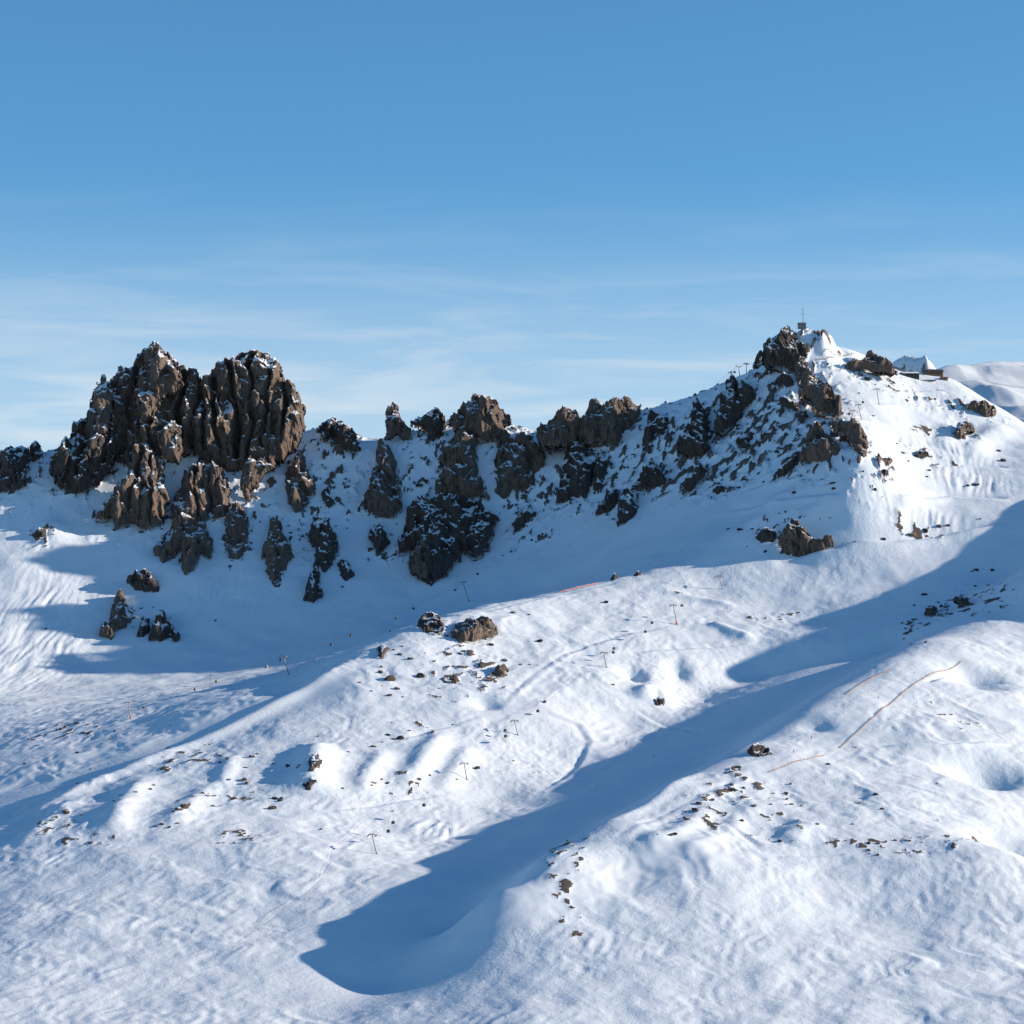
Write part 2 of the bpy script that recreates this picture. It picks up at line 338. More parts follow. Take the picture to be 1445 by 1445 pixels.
# moguls beside the pistes, combed lines under the tracks
def patch(u, v, ru, rv, fn):
    p = hit(u, v); a = hit(u-ru, v); b = hit(u, v+rv)
    if p is None: return
    rx = ru/FPX*p[1]; ry = max(15, abs((b[1] if b is not None else p[1]-40)-p[1])*0.9)
    e = np.clip(1.5*np.exp(-((X-p[0])/rx)**2-((Y-p[1])/ry)**2), 0, 1)*(1-groom)
    Z[:] += (e*fn()).astype(np.float32)
mog = lambda: 0.55*np.abs(pn(X/4.6, Y/5.2, 61))*1.6+0.3*pn(X/2.9, Y/3.3, 62)
for a in [(760,1060,60,35),(980,960,45,25),(900,945,40,25),(720,1080,70,30),(860,1000,30,20),(560,1120,70,30)]: patch(*a, mog)
comb = lambda: 1.3*ridged((X-Y*0.15)/7+pn(X/40, Y/40, 70), Y/70, 2, 71)
for a in [(1360,680,55,16),(1290,725,60,16),(1300,568,35,12),(620,1175,50,14),(1330,640,60,12),(60,900,60,70),(300,850,60,30)]: patch(*a, comb)
# rock showing through the snow: (u, v, half width, half height, share)
# streaks of broken rock over the steep back wall
wallm = sst(Y, 2590, 2680)*(1-sst(Y, 2800, 2835))*sst(X, -420, -330)*(1-sst(X, 300, 360))
wn = pn(X/8, Y/26, 91)+0.6*pn(X/3.6, Y/9, 92)+0.35*pn(X/1.9, Y/4.2, 93)+0.5*fbm(X/55, Y/70, 2, 94)
wm = sst(wn, 0.42, 0.55)*wallm; wm = np.where(wm > 0.1, wm, 0); rockm = np.maximum(rockm, 0.95*wm); Z += (2.2*wm).astype(np.float32)
rn = fbm(X/9, Y/13, 4, 81, 0.6)
def rocky(u, v, ru, rv, k, lift=1.2, dmin=0):
    p = hit(u, v, dmin); q = hit(u, v-rv, dmin)
    if p is None: return
    rx = ru/FPX*p[1]; ry = max(14, abs((q[1] if q is not None else p[1]+50)-p[1]))
    e = np.exp(-((X-p[0])/rx)**2-((Y-p[1])/ry)**2)
    m = sst(rn, 0.52-k, 0.70-k)*np.clip(e*1.5, 0, 1); m = np.where(m > 0.1, m, 0)
    np.maximum(rockm, m*0.95, out=rockm); Z[:] += (lift*m).astype(np.float32)
for a in [(1000,600,70,35,0.55,2.5),(1080,600,40,45,0.55,2.5),(960,660,55,40,0.5,2.5),(1040,660,45,35,0.5,2.5),(880,650,50,40,0.4,2),(800,680,50,40,0.35,2),(480,640,30,30,0.45,2),(470,690,25,40,0.4,2),
          (600,680,40,30,0.3,2),(440,740,20,40,0.4,2),(1120,640,25,40,0.55,2.5),(690,950,35,25,0.42,1),(650,930,30,30,0.3,1),(1230,650,40,20,0.3,1.5),(1320,650,40,10,0.32,1.2),(1320,612,50,6,0.42,1),
          (1270,555,40,5,0.35,1),(1345,570,40,10,0.3,1),(1300,752,40,6,0.42,1),(240,1080,30,18,0.33,0.7),(280,1065,40,18,0.33,0.7),(80,1160,40,18,0.35,0.7),(300,1130,60,14,0.33,0.7),(340,1180,30,8,0.45,0.6),(120,1190,50,10,0.33,0.6),
          (1040,1110,50,18,0.42,0.7),(1000,1150,40,20,0.35,0.7),(1370,850,60,16,0.34,1),(1290,885,25,14,0.32,1),(1240,1195,80,5,0.4,0.6),(1060,1140,90,40,0.2,0.6),(1340,1180,70,20,0.2,0.6),
          (560,1105,40,20,0.25,0.6),(610,1030,60,14,0.22,0.6),(100,1030,60,16,0.3,0.6),(60,760,20,12,0.5,1.5),(200,870,40,20,0.3,1),(1100,740,40,20,0.32,1.2),(1160,485,20,12,0.4,1.5),(1350,1010,40,30,0.15,0.6),(800,1195,30,12,0.35,0.7),
          (630,960,50,30,0.18,0.6),(1090,870,60,10,0.2,0.6),(950,830,20,4,0.4,0.6)]: rocky(*a)
# ------------------------------------------------------------------ rocks
CROPS = {1:(23,460,460/1445), 2:(423,520,460/1445), 3:(783,400,320/1445), 4:(1003,410,420/1445), 5:(23,840,400/1445), 6:(373,840,400/1445), 7:(723,800,400/1445), 8:(1023,800,420/1445)}
def pxl(crop, pts): u0, v0, s = CROPS[crop]; return [(u0+x*s, v0+y*s) for x, y in pts]
def poly_sd(a, b, q):                                # distance to an outline, positive inside
    best = np.full(a.shape, 1e9); ins = np.zeros(a.shape, bool); n = len(q)
    for i in range(n):
        x0, y0 = q[i]; x1, y1 = q[(i+1) % n]; dx, dy = x1-x0, y1-y0; l2 = dx*dx+dy*dy+1e-9
        t = np.clip(((a-x0)*dx+(b-y0)*dy)/l2, 0, 1); best = np.minimum(best, np.hypot(a-x0-t*dx, b-y0-t*dy))
        if y0 != y1:
            c = ((y0 > b) != (y1 > b)) & (a < (x1-x0)*(b-y0)/(y1-y0)+x0); ins ^= c
    return np.where(ins, best, -best)
def facets(a, b, ca, cb, seed, tilt=0.5):             # broken planes: every cell its own offset and slope
    x = a/ca; y = b/cb; xi = np.floor(x).astype(int); yi = np.floor(y).astype(int)
    best = np.full(a.shape, 1e9); val = np.zeros(a.shape)
    for i in (-1, 0, 1):
        for j in (-1, 0, 1):
            cx_ = (xi+i); cy_ = (yi+j); h = _perm[(_perm[(cx_+seed) & 255]+cy_) & 255]; h2 = _perm[h+7]; h3 = _perm[h2+31]
            px_ = cx_+h/255.0; py_ = cy_+h2/255.0; d = (x-px_)**2+(y-py_)**2; m = d < best
            v = (h3/255.0-0.5)+tilt*((x-px_)*(h/127.5-1)+(y-py_)*(h3/127.5-1.0))
            best = np.where(m, d, best); val = np.where(m, v, val)
    return val
_seed = [100]
def add_mesh(name, V, F, m, parent=None, smooth=False):
    me = bpy.data.meshes.new(name)
    V = np.asarray(V, np.float32); F = np.asarray(F, np.int32); k = F.shape[1]
    me.vertices.add(len(V)); me.vertices.foreach_set('co', V.ravel())
    me.loops.add(F.size); me.loops.foreach_set('vertex_index', F.ravel())
    me.polygons.add(len(F)); me.polygons.foreach_set('loop_start', np.arange(0, F.size, k, dtype=np.int32))
    me.polygons.foreach_set('use_smooth', np.full(len(F), smooth))
    me.update(calc_edges=True); me.materials.append(m)
    o = bpy.data.objects.new(name, me); C.objects.link(o)
    if parent is not None: o.parent = parent
    return o
def tag(o, label, cat, group=None):
    o['label'] = label; o['category'] = cat
    if group: o['group'] = group
    return o
def empty(name, loc, rz=0):
    o = bpy.data.objects.new(name, None); C.objects.link(o); o.location = loc; o.rotation_euler = (0, 0, rz); o.empty_display_size = 2; return o
def crag(name, px, Db=None, Dt=None, T=None, rib=1.0, m='rock', parent=None, fwd=0.0, s=0.85, lat=None, sink=2.2, cuts=()):
    """A body of rock: outline given in photo pixels, set on a plane through its foot and its head, swelling out of it with ribs and ledges."""
    _seed[0] += 13; sd = _seed[0]
    pb = max(px, key=lambda p: p[1]); pt = min(px, key=lambda p: p[1])
    um = sum(p[0] for p in px)/len(px)
    if Db is None:
        h = hit(um, pb[1]); h2 = hit(*pb); Db = min(h[1] if h is not None else 1e9, h2[1] if h2 is not None else 1e9)
    free = Dt is not None
    if Dt is None:
        h = hit(um, pt[1]+1); Dt = h[1] if h is not None else Db+(pb[1]-pt[1])*0.7*0.4
        Dt = min(Dt, Db+(pb[1]-pt[1])/FPX*Db*(1.35 if pb[1] < 800 else 2.6))
    Db -= fwd; Dt -= fwd
    B0 = np.array(world(um, pb[1], Db)); B1 = np.array(world(um, pt[1], Dt)); B = (B1-B0); B[0] = 0; B /= np.linalg.norm(B)
    ul, ur = min(p[0] for p in px), max(p[0] for p in px); vm = (pb[1]+pt[1])/2
    if lat is None:
        lat = 0.0
        hl, hr = hit(ul, vm), hit(ur, vm)
        if not free and hl is not None and hr is not None: lat = float(np.clip((hr[1]-hl[1])/(hr[0]-hl[0]), -0.5, 0.5))
    A = np.array([1, lat, 0.0]); A /= np.linalg.norm(A); A = A-B*np.dot(A, B); A /= np.linalg.norm(A)
    Nn = np.cross(A, B); Nn /= np.linalg.norm(Nn)
    if Nn[1] > 0: Nn = -Nn
    O = (B0+B1)/2; O[0] = world(um, vm, O[1])[0]; q = []
    cm = np.array([0, 0, CZ])
    for u, v in px:
        d = np.array([(u-UC)/FPX, 1, (V0-v)/FPX]); t = np.dot(O-cm, Nn)/np.dot(d, Nn); p = cm+d*t-O; q.append((np.dot(p, A), np.dot(p, B)))
    q = np.array(q); lo = q.min(0)-3; hi = q.max(0)+3
    a, b = np.meshgrid(np.arange(lo[0], hi[0], s), np.arange(lo[1], hi[1], s))
    e = poly_sd(a, b, q); size = math.sqrt(max(20, e.max()*8*e.max()))
    rmax = e.max()
    jag = 1.0 if rmax > 6 else rmax/6
    e = e+jag*((4.2 if rmax > 14 else 2.6)*fbm(a/7, b/15, 3, sd, 0.55)+2.0*facets(a, b, 4.5, 9, sd+21)+0.8*pn(a/2.0, b/2.6, sd+1))+0.3
    if T is None: T = min(26, 1.25*rmax)
    wd = max(1.5, min(rmax, T*1.1)); k = np.clip(e/wd, 0, 1); h = T*(0.45*np.sqrt(np.clip(1-(1-k)**2, 0, 1))+0.3*k)
    env = sst(e, 0, min(5, rmax*0.7)); amp = rib*min(1.0, 0.25+rmax/18)
    wa = a+6*fbm(a/34, b/34, 2, sd+2)+2*fbm(a/9, b/9, 2, sd+12)
    r = (12.0*(ridged(wa/38, b/120, 1, sd+3)-0.5)*min(1, rmax/25)+7.0*(ridged(wa/18, b/60, 1, sd+4)-0.5)+2.6*(ridged(wa/7.5, b/24, 2, sd+5)-0.7)+0.5*ridged(wa/3.2, b/8, 2, sd+6))
    r = r+8*facets(wa, b+0.3*wa, 17, 36, sd)+4.0*facets(wa, b+0.25*wa, 7.5, 14, sd+5)+1.3*facets(wa, b, 3.2, 6, sd+9)
    for cp, cw, cdp in cuts:                         # chimneys and gullies
        c2 = []
        for u, v in cp:
            d = np.array([(u-UC)/FPX, 1, (V0-v)/FPX]); t = np.dot(O-cm, Nn)/np.dot(d, Nn); p = cm+d*t-O; c2.append((np.dot(p, A), np.dot(p, B)))
        best = np.full(a.shape, 1e9)
        for (x0, y0), (x1, y1) in zip(c2[:-1], c2[1:]):
            dx, dy = x1-x0, y1-y0; t = np.clip(((wa-x0)*dx+(b-y0)*dy)/(dx*dx+dy*dy), 0, 1); best = np.minimum(best, np.hypot(wa-x0-t*dx, b-y0-t*dy))
        r = r-cdp*np.clip(1-best/cw, 0, 1)
    f = h+env*amp*r-(0 if free else sink)
    keep = e > -0.2*s
    fs = f.copy()
    for _ in range(3): fs[1:-1,1:-1] = (fs[1:-1,1:-1]*2+fs[:-2,1:-1]+fs[2:,1:-1]+fs[1:-1,:-2]+fs[1:-1,2:])/6
    fb, fa = np.gradient(fs, s); lie = (Nn[2]-fb*B[2]-fa*A[2])/np.sqrt(1+fb*fb+fa*fa)
    rk = np.zeros(a.shape); order = np.argsort(lie[keep]); tmp_ = np.empty(len(order)); tmp_[order] = np.linspace(0, 1, len(order)); rk[keep] = tmp_
    rk = 0.6*rk+0.4*np.clip(0.5+lie*0.75, 0, 1)
    def surf(off):
        V = O+a[...,None]*A+b[...,None]*B+off[...,None]*Nn
        return V
    ids = -np.ones(a.shape, int); ids[keep] = np.arange(keep.sum())
    cell = keep[:-1,:-1]&keep[1:,:-1]&keep[:-1,1:]&keep[1:,1:]
    F = np.stack([ids[:-1,:-1], ids[:-1,1:], ids[1:,1:], ids[1:,:-1]], -1)[cell]
    V = surf(f)[keep]
    n0 = len(V)
    g = -(h*(0.9 if free else 1.2)+env*amp*0.5*(3*ridged(wa/20, b/40, 2, sd+11)))-(0 if free else sink)
    V = np.vstack([V, surf(g)[keep]]); F = np.vstack([F, F[:, ::-1]+n0])
    used = np.zeros(len(V), bool); used[F.ravel()] = True; re = np.cumsum(used)-1; V = V[used]; F = re[F]; LV = np.concatenate([rk[keep], rk[keep]])[used]
    if len(F) == 0: print('empty crag', name, px[0]); return None
    base = O+B*lo[1]
    o = add_mesh(name, V-base if parent is None else V-np.array(parent.location), F, M[m], parent)
    at = o.data.attributes.new('lie', 'FLOAT', 'POINT'); at.data.foreach_set('value', LV.astype(np.float32))
    if parent is None: o.location = base
    return o
MS = [
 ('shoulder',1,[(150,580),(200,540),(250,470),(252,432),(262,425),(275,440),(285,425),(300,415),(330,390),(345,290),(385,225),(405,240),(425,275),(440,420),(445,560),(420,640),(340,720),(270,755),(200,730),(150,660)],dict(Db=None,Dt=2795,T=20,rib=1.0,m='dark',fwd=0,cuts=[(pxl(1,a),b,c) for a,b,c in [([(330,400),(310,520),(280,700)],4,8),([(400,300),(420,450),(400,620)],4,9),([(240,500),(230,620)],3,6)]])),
 ('tower',1,[(420,265),(450,200),(465,180),(485,200),(520,195),(545,130),(590,95),(625,90),(660,110),(700,150),(740,200),(770,200),(800,195),(820,245),(830,330),(800,480),(760,570),(640,580),(560,600),(500,650),(430,600),(415,420)],dict(Db=None,Dt=2814,T=24,rib=1.25,m='rock',fwd=-6,cuts=[(pxl(1,a),b,c) for a,b,c in [([(540,200),(525,330),(500,480),(470,600)],4,9),([(745,230),(740,330),(730,430),(700,560)],5,12),([(620,330),(610,430),(600,560)],3.5,8)]])),
 ('tower',1,[(810,250),(850,240),(890,195),(940,165),(1000,125),(1060,112),(1110,125),(1150,150),(1180,200),(1190,250),(1225,265),(1250,310),(1275,360),(1285,420),(1275,470),(1255,500),(1240,550),(1190,590),(1150,630),(1090,650),(1050,680),(1000,650),(960,660),(930,650),(830,600),(780,560),(760,470),(800,340)],dict(Db=None,Dt=2812,T=26,rib=1.35,m='rock',fwd=-6,cuts=[(pxl(1,a),b,c) for a,b,c in [([(955,210),(972,330),(985,450),(980,600)],5,15),([(1050,190),(1062,350),(1040,520),(1010,640)],3.5,9),([(880,250),(880,400),(905,560)],4,10),([(1125,250),(1110,400),(1090,560)],3,8),([(1190,260),(1200,400),(1180,560)],4,9),([(830,300),(835,420),(850,580)],3.5,8)]])),
 ('pinnacle',1,[(345,390),(345,290),(385,228),(400,245),(425,300),(420,400),(400,480),(360,480)],dict(Db=2745,Dt=2780,T=9,rib=0.8,m='rock',fwd=8)),
 ('buttress',1,[(540,330),(600,150),(640,110),(700,180),(745,260),(700,300),(640,320),(600,420),(540,430)],dict(Db=2760,Dt=2795,T=14,rib=1.0,m='rock',fwd=12)),
 ('buttress',1,[(620,480),(690,420),(730,450),(740,560),(720,610),(660,600)],dict(Db=2740,Dt=2765,T=11,rib=1.0,m='rock',fwd=12)),
 ('buttress',1,[(575,505),(600,540),(620,570),(640,620),(660,700),(680,780),(640,880),(560,900),(520,870),(450,910),(430,850),(360,860),(400,800),(450,720),(500,650),(510,580),(550,530)],dict(Db=None,Dt=2745,T=15,rib=1.1,m='rock',fwd=0,cuts=[(pxl(1,a),b,c) for a,b,c in [([(560,560),(540,700),(500,850)],3,7),([(610,600),(600,760),(590,890)],3,7)]])),
 ('buttress',1,[(740,660),(780,650),(830,640),(890,630),(930,680),(950,780),(930,850),(830,870),(760,860),(690,870),(690,790),(720,730)],dict(Db=None,Dt=2745,T=15,rib=1.0,m='rock',fwd=0,cuts=[(pxl(1,a),b,c) for a,b,c in [([(800,650),(790,760),(810,860)],3,8),([(860,640),(870,760),(860,860)],2.5,6)]])),
 ('buttress',1,[(690,870),(760,860),(840,880),(880,980),(870,1030),(820,1010),(790,1080),(760,1110),(720,1080),(730,1000),(650,1060),(600,990),(650,940)],dict(Db=None,Dt=None,T=12,rib=1.0,m='rock',fwd=0)),
 ('buttress',1,[(930,850),(960,790),(1000,790),(1030,870),(1020,990),(990,1040),(940,1030),(925,940)],dict(Db=None,Dt=None,T=11,rib=1.0,m='rock',fwd=0)),
 ('buttress',1,[(1000,640),(1030,590),(1090,600),(1140,630),(1100,660),(1080,710),(1045,730),(1040,790),(1000,750),(990,690)],dict(Db=None,Dt=2745,T=9,rib=0.9,m='rock',fwd=0)),
]
CR = [  # name, label, crop, outline, kwargs
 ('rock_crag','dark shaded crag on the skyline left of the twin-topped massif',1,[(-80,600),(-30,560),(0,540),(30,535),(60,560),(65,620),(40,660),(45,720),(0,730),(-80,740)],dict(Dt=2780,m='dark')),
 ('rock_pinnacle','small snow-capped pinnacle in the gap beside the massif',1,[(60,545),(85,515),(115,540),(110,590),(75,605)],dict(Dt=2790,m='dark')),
 ('rock_rib','lone brown rock rib just right of the massif below a sunlit snow shoulder',1,[(1240,590),(1280,580),(1295,640),(1320,690),(1310,770),(1270,820),(1230,830),(1195,770),(1190,690),(1210,620)],dict(T=10)),
 ('rock_rib','slender upright rib low on the shaded wall under the massif',1,[(1130,850),(1160,840),(1180,910),(1220,960),(1220,1040),(1195,1070),(1200,1165),(1150,1165),(1110,1100),(1110,1050),(1085,1010),(1110,930)],dict(T=11)),
 ('rock_rib','long dark broken rib reaching lowest on the shaded wall',1,[(1310,870),(1350,850),(1400,900),(1430,950),(1420,1020),(1370,1090),(1340,1060),(1350,1150),(1360,1200),(1330,1235),(1270,1210),(1290,1120),(1320,1080),(1330,1000),(1290,930)],dict(T=11,m='dark')),
 ('rock_rib','short dark rib beside the long broken rib',2,[(165,860),(200,835),(230,890),(245,930),(200,950),(170,900)],dict(m='dark')),
 ('rock_crag','small dark crag on the wall above the long broken rib',2,[(95,550),(120,530),(150,590),(145,620),(110,610)],dict(m='dark')),
 ('rock_outcrop','brown pyramid-shaped outcrop at the sunlit edge of the bowl',1,[(440,1200),(480,1195),(500,1240),(525,1290),(480,1340),(450,1350),(420,1395),(370,1370),(375,1340),(410,1310),(425,1250)],dict(T=13)),
 ('rock_outcrop','flat-topped dark outcrop on the sunlit knoll above the brown pyramid rock',1,[(490,1130),(520,1105),(570,1100),(620,1115),(635,1175),(570,1180),(520,1170)],dict(m='dark',T=8)),
 ('rock_outcrop','jagged dark outcrop at the foot of the knoll in the bowl shadow',1,[(590,1390),(600,1340),(640,1310),(660,1275),(680,1330),(715,1350),(730,1390),(700,1405),(680,1380),(640,1400)],dict(m='dark',T=9)),
 ('rock_outcrop','small dark outcrop between the brown pyramid rock and the jagged one',1,[(540,1380),(540,1330),(570,1290),(600,1320),(590,1350),(560,1380)],dict(m='dark')),
 ('rock_crag','snow-dusted skyline crag next to the slender needle',2,[(75,260),(130,230),(180,240),(220,260),(255,300),(265,360),(240,380),(180,350),(100,320)],dict(Dt=2840,T=10,m='dark')),
 ('rock_needle','slender leaning rock needle standing alone on the skyline',2,[(380,312),(383,200),(390,165),(402,168),(415,148),(425,160),(440,185),(455,240),(490,270),(500,320),(460,312),(430,295),(400,318)],dict(Dt=2840,T=7,s=0.7)),
 ('rock_tower','tall bell-shaped brown rock tower in the middle of the shaded snow wall',2,[(345,360),(380,340),(410,370),(430,430),(440,540),(455,620),(410,655),(340,655),(285,610),(300,530),(330,450),(340,390)],dict(T=17,fwd=4)),
 ('rock_outcrop','two-pointed dark outcrop directly below the bell-shaped tower',2,[(300,745),(320,710),(350,675),(370,720),(385,730),(400,780),(345,825)],dict(m='dark')),
 ('rock_crag','jagged dark skyline crag between the needle and the central peak',2,[(495,245),(530,220),(560,215),(600,195),(620,200),(650,220),(650,250),(620,320),(590,330),(570,300),(530,265)],dict(Dt=2832,T=10,m='dark')),
 ('rock_peak','central horned rock peak on the skyline with a sunlit snow shoulder',2,[(660,245),(700,190),(740,155),(762,150),(763,118),(775,110),(795,125),(805,145),(830,145),(860,160),(910,185),(940,235),(920,250),(900,300),(830,320),(780,320),(760,285),(700,285)],dict(Dt=2822,T=15,fwd=6)),
 ('rock_rib','brown ribbed pillar straight below the central horned peak',2,[(690,290),(745,280),(780,310),(790,400),(790,470),(820,530),(840,580),(760,580),(700,570),(640,580),(600,550),(625,470),(680,450),(620,420),(625,380),(680,350)],dict(T=16,Dt=2790)),
 ('rock_rib','broad brown pillar right of the one under the central peak',2,[(880,310),(930,290),(960,330),(1040,340),(1090,380),(1090,430),(1050,460),(1040,520),(1000,580),(960,590),(950,540),(920,580),(880,575),(870,530),(860,490),(870,400)],dict(T=15)),
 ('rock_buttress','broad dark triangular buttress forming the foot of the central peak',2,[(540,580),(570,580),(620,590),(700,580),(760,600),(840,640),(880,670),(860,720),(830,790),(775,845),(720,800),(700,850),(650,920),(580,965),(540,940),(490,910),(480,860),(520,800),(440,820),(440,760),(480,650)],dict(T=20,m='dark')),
 ('rock_rib','brown front rib of the dark triangular buttress',2,[(545,575),(570,590),(640,620),(650,760),(620,880),(560,930),(500,900),(490,850),(540,760),(560,680)],dict(T=11,fwd=14)),
 ('rock_outcrop','dark slanting outcrop alone on the snow right of the triangular buttress',2,[(938,742),(945,690),(990,620),(1020,600),(1047,640),(1030,670),(990,700)],dict(m='dark')),
 ('rock_crag','blocky skyline crag with a snowy notch at the ridge end near the sunlit snow tip',3,[(-130,960),(-60,900),(0,885),(80,875),(130,885),(180,915),(195,820),(230,810),(320,820),(370,790),(450,765),(530,790),(555,810),(550,870),(510,960),(440,970),(380,1060),(320,1010),(240,1020),(150,990),(60,1050),(-80,1050)],dict(Dt=2805,T=14,m='rock')),
 ('rock_rib','dark pillar hanging below the blocky skyline crag',3,[(100,1040),(160,1020),(260,1040),(270,1150),(240,1300),(200,1370),(110,1370),(10,1400),(50,1200),(70,1100)],dict(m='dark',T=13)),
 ('rock_rib','narrow dark rib beside the pillar below the blocky crag',3,[(265,1090),(310,1060),(340,1150),(320,1280),(270,1335),(245,1300)],dict(m='dark')),
 ('rock_outcrop','patchy dark rock just below the small sunlit snow tip',3,[(590,810),(660,820),(720,850),(740,920),(700,970),(640,950),(620,1080),(560,1090),(550,1000),(590,900)],dict(m='dark',T=7)),
 ('rock_outcrop','dark mottled outcrop in the middle of the speckled shaded face',3,[(490,1290),(560,1200),(640,1150),(680,1200),(720,1280),(640,1310),(550,1310)],dict(m='dark',T=7)),
 ('rock_outcrop','dark knobbly outcrop at the lower edge of the speckled face, under a lift pylon',3,[(260,1430),(350,1330),(400,1300),(420,1340),(400,1400),(340,1450),(250,1480)],dict(m='dark',T=8)),
 ('rock_outcrop','dark streaky rock patch low on the speckled face',3,[(440,1310),(520,1340),(525,1445),(480,1520),(400,1530),(390,1445)],dict(m='dark',T=6)),
 ('rock_crag','olive-dark shield of rock high on the speckled face',3,[(870,920),(900,780),(950,760),(970,850),(990,960),(980,1080),(930,1100),(820,1090),(780,1030),(850,960)],dict(m='dark',T=8)),
 ('rock_crag','large dark slab beneath the row of ridge-top lift pylons',3,[(1020,900),(1050,780),(1100,680),(1130,620),(1190,600),(1180,650),(1270,690),(1280,740),(1200,800),(1150,870),(1100,920),(1040,970)],dict(m='dark',T=9)),
 ('rock_outcrop','round dark outcrop below the large slab',3,[(1160,1010),(1200,940),(1250,960),(1250,1040),(1190,1080)],dict(m='dark')),
 ('rock_outcrop','upright dark outcrop beside the round one on the speckled face',3,[(1290,1030),(1320,930),(1345,950),(1340,1010),(1310,1040)],dict(m='dark')),
 ('rock_outcrop','long slanting dark strip of rock across the speckled face',3,[(800,1330),(860,1230),(980,1140),(975,1200),(900,1290),(850,1335)],dict(m='dark')),
 ('rock_outcrop','small dark outcrop below the slanting strip of rock',3,[(1005,1310),(1080,1280),(1092,1320),(1030,1355)],dict(m='dark')),
 ('summit_crag','dark craggy block under the mast on the summit',4,[(205,370),(210,340),(245,330),(255,265),(300,255),(350,220),(375,210),(420,250),(460,290),(470,320),(450,360),(430,420),(400,390),(330,385),(250,355)],dict(Dt=2708,T=14,m='dark')),
 ('rock_rib','dark brown rock joining the summit crag to the arete below',4,[(395,370),(440,340),(475,350),(505,400),(520,450),(480,480),(440,470),(420,430)],dict(T=9,lat=0.1)),
 ('rock_outcrop','broken dark rock on the shaded side of the upper arete',4,[(330,520),(360,510),(420,540),(430,590),(390,570),(340,560)],dict(T=5,m='dark')),
 ('rock_band','brown rock band with snow on top running along under the summit snowfield',4,[(470,350),(500,352),(560,370),(640,350),(700,360),(750,325),(752,290),(800,310),(860,345),(908,390),(880,403),(800,388),(720,382),(660,392),(580,388),(500,380)],dict(T=6,rib=0.8)),
 ('rock_rib','brown rock rib at the bend of the arete below the summit crag',4,[(430,420),(480,400),(510,430),(540,460),(590,500),(625,540),(640,590),(600,660),(570,650),(590,600),(510,580),(480,520),(430,500)],dict(T=11,lat=0.2)),
 ('rock_rib','brown rock tail ending the arete above the sunlit slope',4,[(570,640),(640,620),(690,650),(740,690),(770,740),(765,800),(730,815),(690,760),(670,700),(600,680)],dict(T=9,lat=0.2)),
 ('rock_crag','brown crag with a bright snow cap beside the end of the arete',4,[(440,820),(460,700),(500,660),(530,650),(560,700),(610,735),(640,770),(620,800),(560,830),(500,825)],dict(T=11)),
 ('rock_outcrop','dark outcrop on the shaded side just below the capped crag',4,[(305,900),(350,850),(420,800),(440,830),(400,870),(350,895)],dict(m='dark')),
 ('rock_outcrop','mottled dark outcrop below the summit crag on its shaded side',4,[(310,450),(360,420),(410,430),(390,470),(320,475)],dict(m='dark')),
 ('rock_outcrop','dark outcrop on the speckled face left of the capped crag',4,[(425,600),(450,580),(475,610),(450,640),(425,640)],dict(m='dark')),
 ('rock_outcrop','small dark outcrop beside the big brown rock at the foot of the face',4,[(205,1200),(260,1150),(320,1170),(310,1215),(240,1235)],dict(m='dark',T=7)),
 ('rock_outcrop','big brown rock with a low tail at the foot of the speckled face',4,[(320,1240),(350,1160),(400,1135),(440,1150),(465,1190),(500,1215),(580,1210),(640,1225),(560,1250),(480,1280),(360,1290)],dict(T=10)),
 ('rock_outcrop','brown outcrop on the snow shoulder below the mountain restaurant',4,[(1230,560),(1270,540),(1330,530),(1370,560),(1400,600),(1380,617),(1330,612),(1290,580)],dict(T=6)),
 ('rock_outcrop','upright snow-streaked rock above a long shadow below the restaurant shoulder',4,[(1185,705),(1200,640),(1240,625),(1270,640),(1282,685),(1240,670),(1215,720)],dict(T=5)),
 ('rock_outcrop','small brown rock between two tracks on the sunlit upper slope',4,[(800,840),(840,805),(880,820),(865,850),(820,850)],dict(T=4)),
 ('rock_outcrop','dark rock just below a track on the sunlit upper slope',4,[(820,870),(860,865),(865,890),(835,895)],dict(T=3,m='dark')),
 ('rock_outcrop','low dark rock strip on the sunlit upper slope',4,[(970,800),(1020,770),(1080,800),(1030,810)],dict(T=3,m='dark')),
 ('rock_outcrop','dark rounded outcrop on the crest of the sunlit spur',6,[(780,150),(800,100),(850,95),(890,100),(910,150),(890,200),(850,185),(810,190)],dict(T=4.5,rib=0.6,sink=0.8,m='dark')),
 ('rock_outcrop','reddish brown craggy outcrop below the crest of the sunlit spur',6,[(945,190),(980,150),(1040,130),(1090,125),(1160,150),(1195,190),(1150,220),(1080,230),(1020,245),(990,230)],dict(T=4.5,rib=0.6,sink=0.8)),
 ('rock_outcrop','dark rock where the crest of the sunlit spur drops to the left',6,[(575,260),(610,250),(632,270),(620,300),(600,330),(578,310)],dict(T=2.6,rib=0.6,sink=0.8,m='dark')),
 ('rock_outcrop','brown grassy rock patch low on the spur with boulders',6,[(1110,430),(1150,400),(1195,360),(1220,340),(1240,380),(1220,410),(1160,430)],dict(T=1.9,rib=0.6,sink=0.8)),
 ('rock_outcrop','brown rock beside a hollow on the spur with boulders',6,[(905,425),(940,400),(975,400),(1000,430),(980,455),(930,445)],dict(T=2.2,rib=0.6,sink=0.8)),
 ('rock_outcrop','black rock at the edge of a deep shaded hollow low on the spur',6,[(220,850),(265,800),(290,840),(300,860),(250,900),(225,900)],dict(T=3.0,rib=0.6,sink=0.8,m='dark')),
 ('rock_outcrop','black rock strip running down from the shaded hollow low on the spur',6,[(200,960),(245,915),(262,950),(235,1000),(205,990)],dict(T=1.9,rib=0.6,sink=0.8,m='dark')),
